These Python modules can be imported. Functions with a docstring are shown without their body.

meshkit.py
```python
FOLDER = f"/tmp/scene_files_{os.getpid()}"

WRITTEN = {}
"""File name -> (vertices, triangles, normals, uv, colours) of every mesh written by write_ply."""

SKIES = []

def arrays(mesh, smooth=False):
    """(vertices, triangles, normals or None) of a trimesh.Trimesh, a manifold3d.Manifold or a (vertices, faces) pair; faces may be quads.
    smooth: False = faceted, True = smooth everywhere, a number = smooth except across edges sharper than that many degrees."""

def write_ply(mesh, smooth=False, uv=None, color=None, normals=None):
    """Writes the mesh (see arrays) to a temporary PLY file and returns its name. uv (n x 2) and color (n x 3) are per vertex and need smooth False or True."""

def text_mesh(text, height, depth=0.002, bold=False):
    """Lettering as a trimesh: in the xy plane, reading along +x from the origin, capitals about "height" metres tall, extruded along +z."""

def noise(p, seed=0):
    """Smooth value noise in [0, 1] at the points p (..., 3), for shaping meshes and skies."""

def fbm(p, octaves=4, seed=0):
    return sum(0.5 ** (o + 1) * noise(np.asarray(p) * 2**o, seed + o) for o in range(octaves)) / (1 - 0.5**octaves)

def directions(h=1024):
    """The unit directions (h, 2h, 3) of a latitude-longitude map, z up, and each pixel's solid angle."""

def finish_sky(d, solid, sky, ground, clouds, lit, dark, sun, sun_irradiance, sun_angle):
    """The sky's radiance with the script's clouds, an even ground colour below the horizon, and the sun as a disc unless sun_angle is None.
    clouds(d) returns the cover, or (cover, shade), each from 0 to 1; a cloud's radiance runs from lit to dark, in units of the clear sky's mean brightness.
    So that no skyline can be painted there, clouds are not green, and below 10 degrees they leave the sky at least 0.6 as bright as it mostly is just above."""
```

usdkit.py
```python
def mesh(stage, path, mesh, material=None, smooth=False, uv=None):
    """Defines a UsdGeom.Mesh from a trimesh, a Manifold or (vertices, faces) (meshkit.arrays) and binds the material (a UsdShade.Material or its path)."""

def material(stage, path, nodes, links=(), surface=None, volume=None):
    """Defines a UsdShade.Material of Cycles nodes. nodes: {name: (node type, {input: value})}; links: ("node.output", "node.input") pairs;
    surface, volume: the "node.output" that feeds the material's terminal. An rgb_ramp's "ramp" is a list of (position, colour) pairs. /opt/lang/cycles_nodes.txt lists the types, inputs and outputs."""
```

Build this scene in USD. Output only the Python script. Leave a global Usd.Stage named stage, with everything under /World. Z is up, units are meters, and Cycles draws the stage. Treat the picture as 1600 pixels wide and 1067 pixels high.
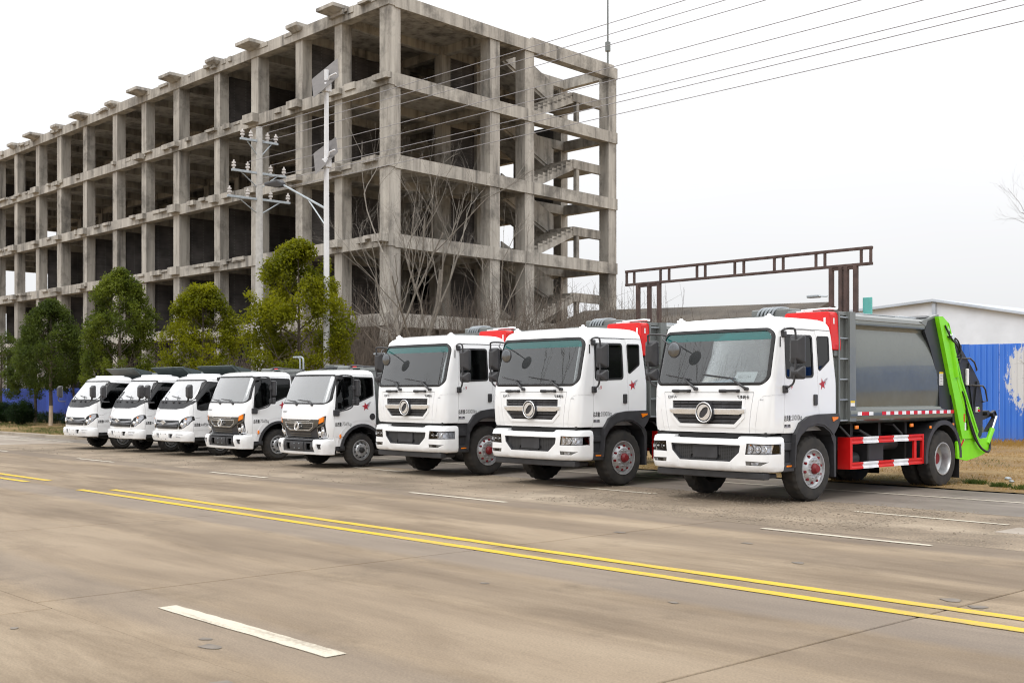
import math, random
import numpy as np
import trimesh
import manifold3d as m3
import meshkit, usdkit
from pxr import Usd, UsdGeom, UsdLux, UsdShade, Gf, Sdf

# World axes: +X runs along the road to the right, +Y away from the road into the parking lot, +Z up; the camera stands at X = Y = 0.
stage = Usd.Stage.CreateInMemory()
UsdGeom.SetStageUpAxis(stage, UsdGeom.Tokens.z)
UsdGeom.SetStageMetersPerUnit(stage, 1.0)
UsdGeom.Xform.Define(stage, '/World')
UsdGeom.Scope.Define(stage, '/World/Looks')

# ---------------------------------------------------------------- camera
cam = UsdGeom.Camera.Define(stage, '/World/camera')
_f = Gf.Vec3d(-0.73637, 0.67658, 0.0)
_r = Gf.Vec3d(0.67658, 0.73637, 0.0)
cam.AddTransformOp().Set(Gf.Matrix4d(_r[0], _r[1], 0, 0, 0, 0, 1, 0, -_f[0], -_f[1], 0, 0, 0, 0, 1.74, 1))
cam.CreateFocalLengthAttr(36.0 * 1850 / 1600)
cam.CreateHorizontalApertureAttr(36.0)
cam.CreateVerticalApertureAttr(36.0 * 682 / 1024)
cam.CreateVerticalApertureOffsetAttr(36.0 * (612 - 533.5) / 1600)
cam.CreateClippingRangeAttr(Gf.Vec2f(0.1, 3000))
cam.CreateFStopAttr(3.2)
cam.CreateFocusDistanceAttr(17.0)
EXPOSURE = 0.0
cam.CreateExposureAttr(EXPOSURE)

# ---------------------------------------------------------------- light: an even white overcast, the sun a wide soft glow behind it
SUN = np.array([0.10, -0.75, 1.05]); SUN = SUN / np.linalg.norm(SUN)
_el, _rot = math.asin(SUN[2]), math.atan2(SUN[0], SUN[1])
sky_mat = usdkit.material(stage, '/World/Looks/sky_overcast', {      # as under any closed cloud cover, the zenith is brighter than the horizon
    'sky': ('sky_texture', {'sky_type': 'single_scattering', 'sun_disc': False, 'sun_elevation': _el, 'sun_rotation': _rot}),
    'tc': ('texture_coordinate', {}),
    'mp': ('mapping', {'scale': (1.0, 1.0, 2.6)}),
    'n': ('noise_texture', {'scale': 1.6, 'detail': 4.0, 'roughness': 0.5}),
    'r': ('rgb_ramp', {'ramp': [(0.3, (0.955, 0.962, 0.985)), (0.7, (1.03, 1.03, 1.035))]}),
    's': ('separate_xyz', {}), 'z': ('math', {'math_type': 'maximum', 'value2': 0.0}), 'g': ('math', {'math_type': 'multiply_add', 'value2': 12.8, 'value3': 8.1}),
    'x': ('mix_color', {'blend_type': 'multiply', 'fac': 1.0, 'use_clamp': False}),
    'm': ('mix_color', {'fac': 0.96, 'use_clamp': False}),
    'bg': ('background_shader', {'strength': 0.10})},
    [('tc.generated', 'mp.vector'), ('mp.vector', 'n.vector'), ('n.fac', 'r.fac'), ('tc.generated', 's.vector'), ('s.z', 'z.value1'), ('z.value', 'g.value1'), ('r.color', 'x.a'), ('g.value', 'x.b'),
     ('sky.color', 'm.a'), ('x.result', 'm.b'), ('m.result', 'bg.color')], surface='bg.background')
dome = UsdLux.DomeLight.Define(stage, '/World/sky')
UsdShade.MaterialBindingAPI.Apply(dome.GetPrim()).Bind(sky_mat)
dome.GetPrim().SetCustomDataByKey('kind', 'structure')
sun = UsdLux.DistantLight.Define(stage, '/World/sun')
sun.CreateNormalizeAttr(True)
sun.CreateIntensityAttr(0.40)
sun.CreateAngleAttr(40.0)
sun.CreateColorAttr(Gf.Vec3f(1.0, 0.98, 0.95))
_z = Gf.Vec3d(*SUN); _x = Gf.Cross(Gf.Vec3d(0, 0, 1), _z).GetNormalized(); _y = Gf.Cross(_z, _x)
sun.AddTransformOp().Set(Gf.Matrix4d(_x[0], _x[1], _x[2], 0, _y[0], _y[1], _y[2], 0, _z[0], _z[1], _z[2], 0, 0, 0, 0, 1))

# ---------------------------------------------------------------- helpers
MF, CS, JR, EO = m3.Manifold, m3.CrossSection, m3.JoinType.Round, m3.FillRule.EvenOdd
_names = {}


def path_of(name, parent=None):
    base = '/World' if parent is None else str(parent.GetPath())
    k = (base, name)
    n = _names.get(k, -1) + 1
    _names[k] = n
    return f'{base}/{name}' + (f'_{n:03d}' if n else '')


def tag(p, label=None, cat=None, group=None, kind=None):
    p = p.GetPrim() if hasattr(p, 'GetPrim') else p
    for k, v in (('label', label), ('category', cat), ('group', group), ('kind', kind)):
        if v:
            p.SetCustomDataByKey(k, v)
    return p


def thing(name, label, cat, loc=(0, 0, 0), rz=0.0, group=None, parent=None, sx=None):
    x = UsdGeom.Xform.Define(stage, path_of(name, parent))
    x.AddTranslateOp().Set(Gf.Vec3d(*map(float, loc)))
    x.AddRotateZOp().Set(float(rz))
    if sx:
        x.AddScaleOp().Set(Gf.Vec3f(sx, 1, 1))
    return tag(x, label, cat, group)


def part_group(name, parent, label=None):
    return tag(UsdGeom.Xform.Define(stage, path_of(name, parent)), label)


PIECES = set("""arm_beam arm_rib ram ram_pin top_rail tailgate_frame tailgate_rib arm_bracket bucket_ram ram_rod arm_tape bracket_tape tail_corner quarter_window quarter_window_seal fog_recess fog_light
hand_hole wheel_nut hose hydraulic_hose guard_post level_gauge body_marker_lamp marker_lamp grab_rail side_skirt bolt plate_bolt bumper_opening tow_cover grille_slat grille_bar grille_stud lid_rail roof_hook
lamp_bowl sun_visor guard_bracket instruction_plate_print door_plate_print roof_pipe mirror_bracket underrun_beam rail wheel_well roof_seam bucket_end""".split())


def obj(name, mesh, mat, parent=None, smooth=35, label=None, cat=None, group=None, kind=None):
    if name in PIECES:                     # pieces that do not touch become parts of their own
        ms = [q for m in (mesh if isinstance(mesh, list) else [mesh]) for q in (m.decompose() if isinstance(m, m3.Manifold) else [m])]
        if len(ms) > 1:
            return [_obj(name, m, mat, parent, smooth, label, cat, group, kind) for m in ms][0]
        mesh = ms[0]
    return _obj(name, mesh, mat, parent, smooth, label, cat, group, kind)


def _obj(name, mesh, mat, parent=None, smooth=35, label=None, cat=None, group=None, kind=None):
    if isinstance(mesh, (list,)):
        mesh = cat_(mesh)
    m = usdkit.mesh(stage, path_of(name, parent), mesh, mat, smooth=smooth)
    return tag(m, label, cat, group, kind)


def copy_of(src, loc, label=None, rz=0.0, group=None, sx=None):
    base = src.GetName()
    x = UsdGeom.Xform.Define(stage, path_of(base))
    p = x.GetPrim()
    p.GetReferences().AddInternalReference(src.GetPath())
    x.ClearXformOpOrder()                  # the ops below override those of the source
    x.AddTranslateOp().Set(Gf.Vec3d(*map(float, loc)))
    x.AddRotateZOp().Set(float(rz))
    if sx:
        x.AddScaleOp().Set(Gf.Vec3f(sx, 1, 1))
    p.SetInstanceable(True)
    return tag(p, label, None, group)


def tm(m):
    if isinstance(m, trimesh.Trimesh):
        return m
    v, f, _ = meshkit.arrays(m)
    return trimesh.Trimesh(v, f, process=False)


def cat_(ms):
    return trimesh.util.concatenate([tm(m) for m in ms])


def cs(pts, r=0.0):
    c = pts if isinstance(pts, CS) else CS([[tuple(map(float, p)) for p in pts]], EO)
    if r:
        c = c.offset(-r, m3.JoinType.Miter, 4.0).offset(r, JR, 2.0, 32)
    return c


def ex(axis, pts, a, b, r=0.0):
    """A polygon extruded along an axis: x takes (y, z) points, y takes (x, z), z takes (x, y)."""
    m = cs(pts, r).extrude(b - a)
    if axis == 'x':
        return m.transform(np.array([[0, 0, 1, a], [1, 0, 0, 0], [0, 1, 0, 0]], float))
    if axis == 'y':
        return m.transform(np.array([[1, 0, 0, 0], [0, 0, -1, b], [0, 1, 0, 0]], float))
    return m.translate((0, 0, a))


def box(x0, x1, y0, y1, z0, z1):
    return MF.cube((x1 - x0, y1 - y0, z1 - z0)).translate((x0, y0, z0))


def cbox(x0, x1, y0, y1, z0, z1, c=0.01):
    c = min(c, (x1 - x0) * .45, (y1 - y0) * .45, (z1 - z0) * .45)
    return MF.batch_hull([box(x0 + c, x1 - c, y0 + c, y1 - c, z0, z1), box(x0, x1, y0 + c, y1 - c, z0 + c, z1 - c), box(x0 + c, x1 - c, y0, y1, z0 + c, z1 - c)])


def rbox(x0, x1, y0, y1, z0, z1, r=0.03, n=12):
    s = MF.sphere(r, n)
    return MF.batch_hull([s.translate((x, y, z)) for x in (x0 + r, x1 - r) for y in (y0 + r, y1 - r) for z in (z0 + r, z1 - r)])


def cyl(p, q, r, n=16, r2=None):
    p, q = np.asarray(p, float), np.asarray(q, float)
    d = q - p
    L = np.linalg.norm(d)
    d = d / L
    a = np.cross(d, [0, 0, 1.0] if abs(d[2]) < .9 else [1.0, 0, 0])
    a /= np.linalg.norm(a)
    b = np.cross(d, a)
    return MF.cylinder(L, r, r if r2 is None else r2, n).transform(np.column_stack([a, b, d, p]))


def tube(pts, r, sides=8, bend=0):
    """A round bar along a polyline, its corners softened bend times."""
    p = np.asarray(pts, float)
    rr = np.broadcast_to(np.asarray(r, float), (len(p),)).copy()
    for _ in range(bend):
        q, s = [p[0]], [rr[0]]
        for i in range(len(p) - 1):
            q += [p[i] * .75 + p[i + 1] * .25, p[i] * .25 + p[i + 1] * .75]
            s += [rr[i] * .75 + rr[i + 1] * .25, rr[i] * .25 + rr[i + 1] * .75]
        p, rr = np.array(q + [p[-1]]), np.array(s + [rr[-1]])
    t = np.gradient(p, axis=0)
    t /= np.linalg.norm(t, axis=1, keepdims=True) + 1e-12
    a = np.cross(t[0], [0, 0, 1.0] if abs(t[0][2]) < .9 else [1.0, 0, 0])
    ang = np.arange(sides) * 2 * np.pi / sides
    V = []
    for i in range(len(p)):
        a = a - t[i] * (a @ t[i])
        a /= np.linalg.norm(a) + 1e-12
        b = np.cross(t[i], a)
        V.append(p[i] + rr[i] * (np.cos(ang)[:, None] * a + np.sin(ang)[:, None] * b))
    V = np.vstack(V + [p[:1], p[-1:]])
    F, n = [], len(p)
    for i in range(n - 1):
        for j in range(sides):
            k = (j + 1) % sides
            A, B, C, D = i * sides + j, i * sides + k, (i + 1) * sides + k, (i + 1) * sides + j
            F += [[A, B, C], [A, C, D]]
    for j in range(sides):
        k = (j + 1) % sides
        F += [[n * sides, k, j], [n * sides + 1, (n - 1) * sides + j, (n - 1) * sides + k]]
    return trimesh.Trimesh(V, F, process=False)


def sheet(pts, z=0.0):
    """A flat polygon facing up."""
    c = cs(pts)
    v, f = trimesh.creation.triangulate_polygon(__import__('shapely').Polygon(c.to_polygons()[0]), engine='earcut')
    return trimesh.Trimesh(np.column_stack([v, np.full(len(v), z)]), f, process=False)


def text(s, h, depth=0.002, bold=False):
    return meshkit.text_mesh(s, h, depth, bold)


GLYPH = {'总':[[105,26,108,31,115,34,128,18,135,3,129,-2,123,-3,117,11],[32,40,32,84,52,85,41,102,42,106,52,110,62,97,68,84,83,84,96,110,109,106,109,102,99,85,117,83,117,40,76,39,95,20,87,11,61,33,63,39],[46,53,101,52,102,70,47,71],[44,32,58,32,59,2,96,2,99,14,102,15,112,11,110,-4,100,-11,57,-11,48,-8,44,-1],[14,-1,25,29,30,31,38,29,34,10,27,-4,22,-5]],'质':[[13,-6,20,12,25,36,26,100,79,104,117,110,126,101,125,98,91,93,90,83,132,83,134,81,133,70,90,70,88,62,124,60,124,13,110,13,109,48,90,48,91,25,87,15,94,17,104,13,127,2,133,-4,126,-11,122,-11,83,9,70,-2,42,-12,35,-2,53,4,72,16,77,27,77,45,79,47,59,48,59,14,46,13,45,60,73,61,75,69,40,70,39,40,33,7,24,-11],[77,90,39,89,39,83,75,83]],'量':[[14,2,67,3,66,6,25,7,26,17,67,18,66,20,28,21,29,56,120,56,120,20,81,20,80,18,123,17,124,7,81,6,80,4,134,2,134,-8,15,-9],[80,31,106,30,107,32,81,33],[80,44,106,43,107,45,81,46],[41,31,66,30,67,32,42,33],[41,44,66,43,67,45,42,46],[15,69,133,69,133,58,15,58],[31,71,31,106,117,105,116,71],[44,82,103,81,104,83,45,84],[45,96,45,94,104,95,103,96]],'东':[[93,29,94,32,104,36,124,15,132,0,120,-5,114,6],[18,81,19,93,55,93,62,111,76,106,72,93,129,93,129,80,63,80,49,56,73,55,73,74,86,74,87,55,123,55,124,43,87,42,87,2,85,-6,73,-11,59,-11,54,2,73,4,73,42,38,42,32,40,27,53,34,58,47,79],[17,0,17,3,30,15,42,36,54,33,49,19,28,-7]],'风':[[13,-5,21,11,27,35,28,103,118,104,120,19,124,5,126,22,130,22,136,15,136,4,132,-8,128,-11,121,-11,114,-6,110,2,106,29,104,91,42,91,42,45,36,11,25,-12,21,-12],[39,10,39,13,58,30,67,44,44,75,56,80,74,58,86,85,98,83,96,72,84,45,100,23,106,10,94,4,76,31,65,17,49,2]],'多':[[18,-3,19,1,44,4,75,13,76,16,64,28,40,18,34,25,34,29,66,44,83,60,52,46,23,39,18,48,19,51,40,56,58,64,46,75,29,68,22,77,49,92,67,110,81,107,78,99,108,99,114,95,107,82,90,66,102,62,98,54,126,54,133,49,130,41,118,25,96,8,61,-6,23,-13],[74,34,90,21,100,27,112,40,83,41],[56,82,72,71,91,85,61,86]],'利':[[92,-1,93,1,115,2,115,107,128,108,129,-2,122,-11,98,-13],[84,20,84,94,96,95,97,20],[12,14,12,18,24,31,37,55,36,58,15,58,15,71,41,72,41,88,17,85,13,94,14,97,45,102,70,109,78,99,55,92,55,72,79,71,79,58,56,58,55,52,73,37,79,29,73,20,70,20,55,34,55,-11,41,-11,41,34,21,6,18,5]],'卡':[[15,50,15,63,64,63,65,110,78,110,79,92,120,92,121,90,120,79,78,79,78,63,133,63,133,50,79,50,79,37,82,39,89,38,118,26,128,19,123,10,119,9,79,27,78,-12,65,-12,64,50]],'小':[[98,73,99,76,107,79,112,78,130,43,137,22,136,18,123,14,115,41],[47,-12,43,2,67,3,67,107,69,109,80,109,82,107,81,-4,73,-11],[12,22,26,47,34,78,47,77,49,74,45,58,30,23,24,16]]}


def han(s, h, depth=0.002, squeeze=1.0):
    """Chinese lettering in the xy plane from the outlines above."""
    out, x = [], 0.0
    for ch in s:
        c = CS([np.array(r, float).reshape(-1, 2) for r in GLYPH[ch]], EO).translate((-10, 0)).scale((h / 112 * squeeze, h / 112))
        out.append(tm(c.extrude(depth)).apply_translation((x, 0, 0)))
        x += h * 1.14 * squeeze
    return trimesh.util.concatenate(out), x


def place(m, cols, at):
    """Maps the mesh's x, y, z axes to the three given directions and moves it."""
    M = np.eye(4)
    M[:3, 0], M[:3, 1], M[:3, 2], M[:3, 3] = cols[0], cols[1], cols[2], at
    return tm(m).copy().apply_transform(M)


FRONT = ((1, 0, 0), (0, 0, 1), (0, -1, 0))     # lettering that faces -Y
SIDE = ((0, 1, 0), (0, 0, 1), (1, 0, 0))       # lettering that faces +X

# ---------------------------------------------------------------- materials


def mat(name, nodes, links, surface='p.BSDF'):
    return usdkit.material(stage, '/World/Looks/' + name, nodes, links, surface=surface)


def plain(name, col, rough=0.5, metal=0.0, coat=0.0, var=0.12, scale=6.0, bump=0.0, spec=0.5, bscale=None, stretch=(1, 1, 1)):
    """A colour that wanders a little over the surface, with fine relief where asked."""
    lo, hi = [max(0, c * (1 - var)) for c in col], [min(1, c * (1 + var)) for c in col]
    nodes = {'tc': ('texture_coordinate', {}), 'mp': ('mapping', {'scale': stretch}), 'n': ('noise_texture', {'scale': scale, 'detail': 5.0, 'roughness': 0.6}),
             'r': ('rgb_ramp', {'ramp': [(0.3, lo), (0.7, hi)]}),
             'rr': ('map_range', {'from_min': 0.3, 'from_max': 0.7, 'to_min': max(0.02, rough - .06), 'to_max': min(1, rough + .08)}),
             'p': ('principled_bsdf', {'metallic': metal, 'coat_weight': coat, 'specular_ior_level': spec})}
    links = [('tc.object', 'mp.vector'), ('mp.vector', 'n.vector'), ('n.fac', 'r.fac'), ('r.color', 'p.base_color'), ('n.fac', 'rr.value'), ('rr.result', 'p.roughness')]
    if bump:
        nodes['n2'] = ('noise_texture', {'scale': bscale or scale * 8, 'detail': 4.0})
        nodes['b'] = ('bump', {'strength': bump, 'distance': 0.02})
        links += [('tc.object', 'n2.vector'), ('n2.fac', 'b.height'), ('b.normal', 'p.normal')]
    return mat(name, nodes, links)


def dusty(name, col, rough, coat, dust=(0.33, 0.28, 0.22), low=0.3, high=1.0, amount=0.35):
    """Paint with road dust that thins out upwards and with a patchy noise."""
    return mat(name, {'tc': ('texture_coordinate', {}), 's': ('separate_xyz', {}),
                      'h': ('map_range', {'from_min': low, 'from_max': high, 'to_min': 1.0, 'to_max': 0.0, 'clamp': True}),
                      'n': ('noise_texture', {'scale': 3.5, 'detail': 6.0, 'roughness': 0.65}),
                      'nr': ('map_range', {'from_min': 0.35, 'from_max': 0.75, 'to_min': 0.0, 'to_max': 1.0, 'clamp': True}),
                      'f': ('math', {'math_type': 'multiply'}), 'f2': ('math', {'math_type': 'multiply_add', 'value2': amount, 'value3': 0.012}),
                      'c': ('mix_color', {'a': col, 'b': dust}),
                      'p': ('principled_bsdf', {'roughness': rough, 'coat_weight': coat, 'coat_roughness': 0.06})},
               [('tc.object', 's.vector'), ('s.z', 'h.value'), ('tc.object', 'n.vector'), ('n.fac', 'nr.value'), ('h.result', 'f.value1'), ('nr.result', 'f.value2'),
                ('f.value', 'f2.value1'), ('f2.value', 'c.fac'), ('c.result', 'p.base_color')])


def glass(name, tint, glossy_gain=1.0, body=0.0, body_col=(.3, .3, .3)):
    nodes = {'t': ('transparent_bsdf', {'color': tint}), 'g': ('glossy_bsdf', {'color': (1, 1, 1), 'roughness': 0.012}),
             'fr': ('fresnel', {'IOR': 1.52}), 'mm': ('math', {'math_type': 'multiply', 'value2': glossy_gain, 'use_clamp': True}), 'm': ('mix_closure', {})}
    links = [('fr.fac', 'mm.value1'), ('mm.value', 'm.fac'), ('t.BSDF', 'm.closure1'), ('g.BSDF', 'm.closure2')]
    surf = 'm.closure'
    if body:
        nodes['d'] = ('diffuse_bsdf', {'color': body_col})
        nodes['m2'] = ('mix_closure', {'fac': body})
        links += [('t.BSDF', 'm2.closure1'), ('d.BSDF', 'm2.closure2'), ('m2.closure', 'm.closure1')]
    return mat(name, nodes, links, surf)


M = {}
M['white'] = dusty('white_paint', (0.80, 0.81, 0.82), 0.28, 0.9)
M['trim'] = plain('black_plastic', (0.030, 0.030, 0.033), 0.45, var=0.3, bump=0.05)
M['seal'] = plain('window_rubber', (0.012, 0.012, 0.013), 0.5)
M['mesh'] = mat('grille_mesh', {'tc': ('texture_coordinate', {}), 'mp': ('mapping', {'rotation': (math.pi / 2, 0, 0), 'scale': (1, 1, 1.9)}), 'v': ('voronoi_texture', {'feature': 'distance_to_edge', 'scale': 24.0, 'randomness': 0.0}),
                                'r': ('rgb_ramp', {'ramp': [(0.12, (0.03, 0.03, 0.032)), (0.2, (0.004, 0.004, 0.004))]}), 'p': ('principled_bsdf', {'roughness': 0.45})},
                [('tc.object', 'mp.vector'), ('mp.vector', 'v.vector'), ('v.distance', 'r.fac'), ('r.color', 'p.base_color')])
M['chrome'] = plain('chrome', (0.86, 0.87, 0.88), 0.17, metal=0.9, var=0.03)
M['dark_chrome'] = plain('dark_chrome', (0.21, 0.22, 0.23), 0.18, metal=1.0, var=0.05)
M['steel'] = plain('rim_steel', (0.50, 0.51, 0.52), 0.36, metal=0.75, var=0.12, scale=9)
M['lamp'] = mat('lamp_reflector', {'tc': ('texture_coordinate', {}), 'v': ('voronoi_texture', {'scale': 16.0, 'feature': 'smooth_f1', 'smoothness': 0.25}), 'b': ('bump', {'strength': 0.6, 'distance': 0.03}),
                                   'p': ('principled_bsdf', {'base_color': (0.90, 0.91, 0.93), 'metallic': 0.3, 'roughness': 0.16})},
                [('tc.object', 'v.vector'), ('v.distance', 'b.height'), ('b.normal', 'p.normal')])
M['lens'] = glass('lamp_cover', (0.97, 0.98, 1.0))
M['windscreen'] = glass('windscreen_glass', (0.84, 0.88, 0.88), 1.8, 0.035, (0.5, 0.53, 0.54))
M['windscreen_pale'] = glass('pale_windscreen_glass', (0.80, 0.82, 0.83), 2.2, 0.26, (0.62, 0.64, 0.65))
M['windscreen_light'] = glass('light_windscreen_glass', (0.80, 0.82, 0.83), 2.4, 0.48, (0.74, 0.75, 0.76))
M['side_glass'] = glass('side_window_glass', (0.24, 0.26, 0.27), 1.0)
M['band'] = glass('sunshade_band', (0.10, 0.42, 0.42), 1.6, 0.25, (0.012, 0.20, 0.19))
M['grey'] = plain('grey_paint', (0.135, 0.145, 0.14), 0.32, coat=0.35, var=0.10, scale=2.5)
M['body_grey'] = plain('body_panel_paint', (0.105, 0.115, 0.105), 0.24, coat=0.5, var=0.08, scale=1.2, metal=0.25, bump=0.22, bscale=1.6)
M['charcoal'] = plain('charcoal_paint', (0.013, 0.014, 0.016), 0.45, coat=0.08, var=0.25)
M['chassis'] = plain('chassis_black', (0.011, 0.011, 0.011), 0.6, var=0.4, bump=0.1)
M['red'] = plain('red_paint', (0.60, 0.006, 0.006), 0.42, coat=0.15, var=0.06)
M['green'] = plain('lime_paint', (0.20, 0.66, 0.006), 0.4, coat=0.2, var=0.06)
M['hub_red'] = plain('hub_red', (0.17, 0.006, 0.010), 0.5)
M['rubber'] = mat('tyre_rubber', {'tc': ('texture_coordinate', {}), 'n': ('noise_texture', {'scale': 7.0, 'detail': 6.0}), 'r': ('rgb_ramp', {'ramp': [(0.35, (0.014, 0.0135, 0.013)), (0.72, (0.035, 0.030, 0.025))]}), 'p': ('principled_bsdf', {'roughness': 0.8})},
                  [('tc.object', 'n.vector'), ('n.fac', 'r.fac'), ('r.color', 'p.base_color')])
M['amber'] = plain('amber_lens', (0.85, 0.22, 0.01), 0.2, coat=0.6, var=0.15, scale=40)
M['tape_red'] = plain('red_tape', (0.55, 0.01, 0.02), 0.35)
M['tape_white'] = plain('white_tape', (0.78, 0.79, 0.82), 0.35)
M['ink'] = plain('black_lettering', (0.03, 0.03, 0.032), 0.5)
M['grey_ink'] = plain('grey_lettering', (0.30, 0.31, 0.33), 0.3, metal=0.6)
M['star'] = plain('red_sticker', (0.40, 0.02, 0.035), 0.5)
M['sticker_grey'] = plain('grey_sticker', (0.35, 0.34, 0.38), 0.5, var=.4, scale=30)
M['yellow'] = plain('yellow_sticker', (0.75, 0.52, 0.03), 0.5)
M['paper'] = plain('paper', (0.80, 0.81, 0.84), 0.8, var=0.03)
M['paper_blue'] = plain('blue_printed_paper', (0.30, 0.45, 0.62), 0.7, var=0.6, scale=14)
M['paper_print'] = plain('printed_leaflet', (0.70, 0.38, 0.22), 0.7, var=0.9, scale=16)
M['seat'] = plain('seat_cloth', (0.16, 0.16, 0.17), 0.85, bump=0.1)
M['film'] = mat('plastic_film', {'tc': ('texture_coordinate', {}), 'n': ('noise_texture', {'scale': 9.0, 'detail': 3.0, 'distortion': 1.2}), 'b': ('bump', {'strength': 1.0, 'distance': 0.05}),
                                 't': ('transparent_bsdf', {'color': (0.9, 0.9, 0.9)}), 'g': ('glossy_bsdf', {'roughness': 0.18}), 'm': ('mix_closure', {'fac': 0.28})},
                [('tc.object', 'n.vector'), ('n.fac', 'b.height'), ('b.normal', 'g.normal'), ('t.BSDF', 'm.closure1'), ('g.BSDF', 'm.closure2')], 'm.closure')
M['cabin'] = plain('cabin_lining', (0.30, 0.30, 0.31), 0.8)
M['dash'] = plain('dashboard', (0.035, 0.035, 0.038), 0.65)
M['visor_green'] = plain('dark_green_grey_paint', (0.052, 0.068, 0.068), 0.38, coat=0.3)
M['white_plastic'] = plain('white_plastic', (0.75, 0.75, 0.75), 0.4)
M['galv'] = plain('galvanised_pipe', (0.33, 0.36, 0.38), 0.35, metal=0.5)
# ================================================================ setting: ground, road, apron, lot, verge
rng = random.Random(7)
nrng = np.random.default_rng(11)


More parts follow.
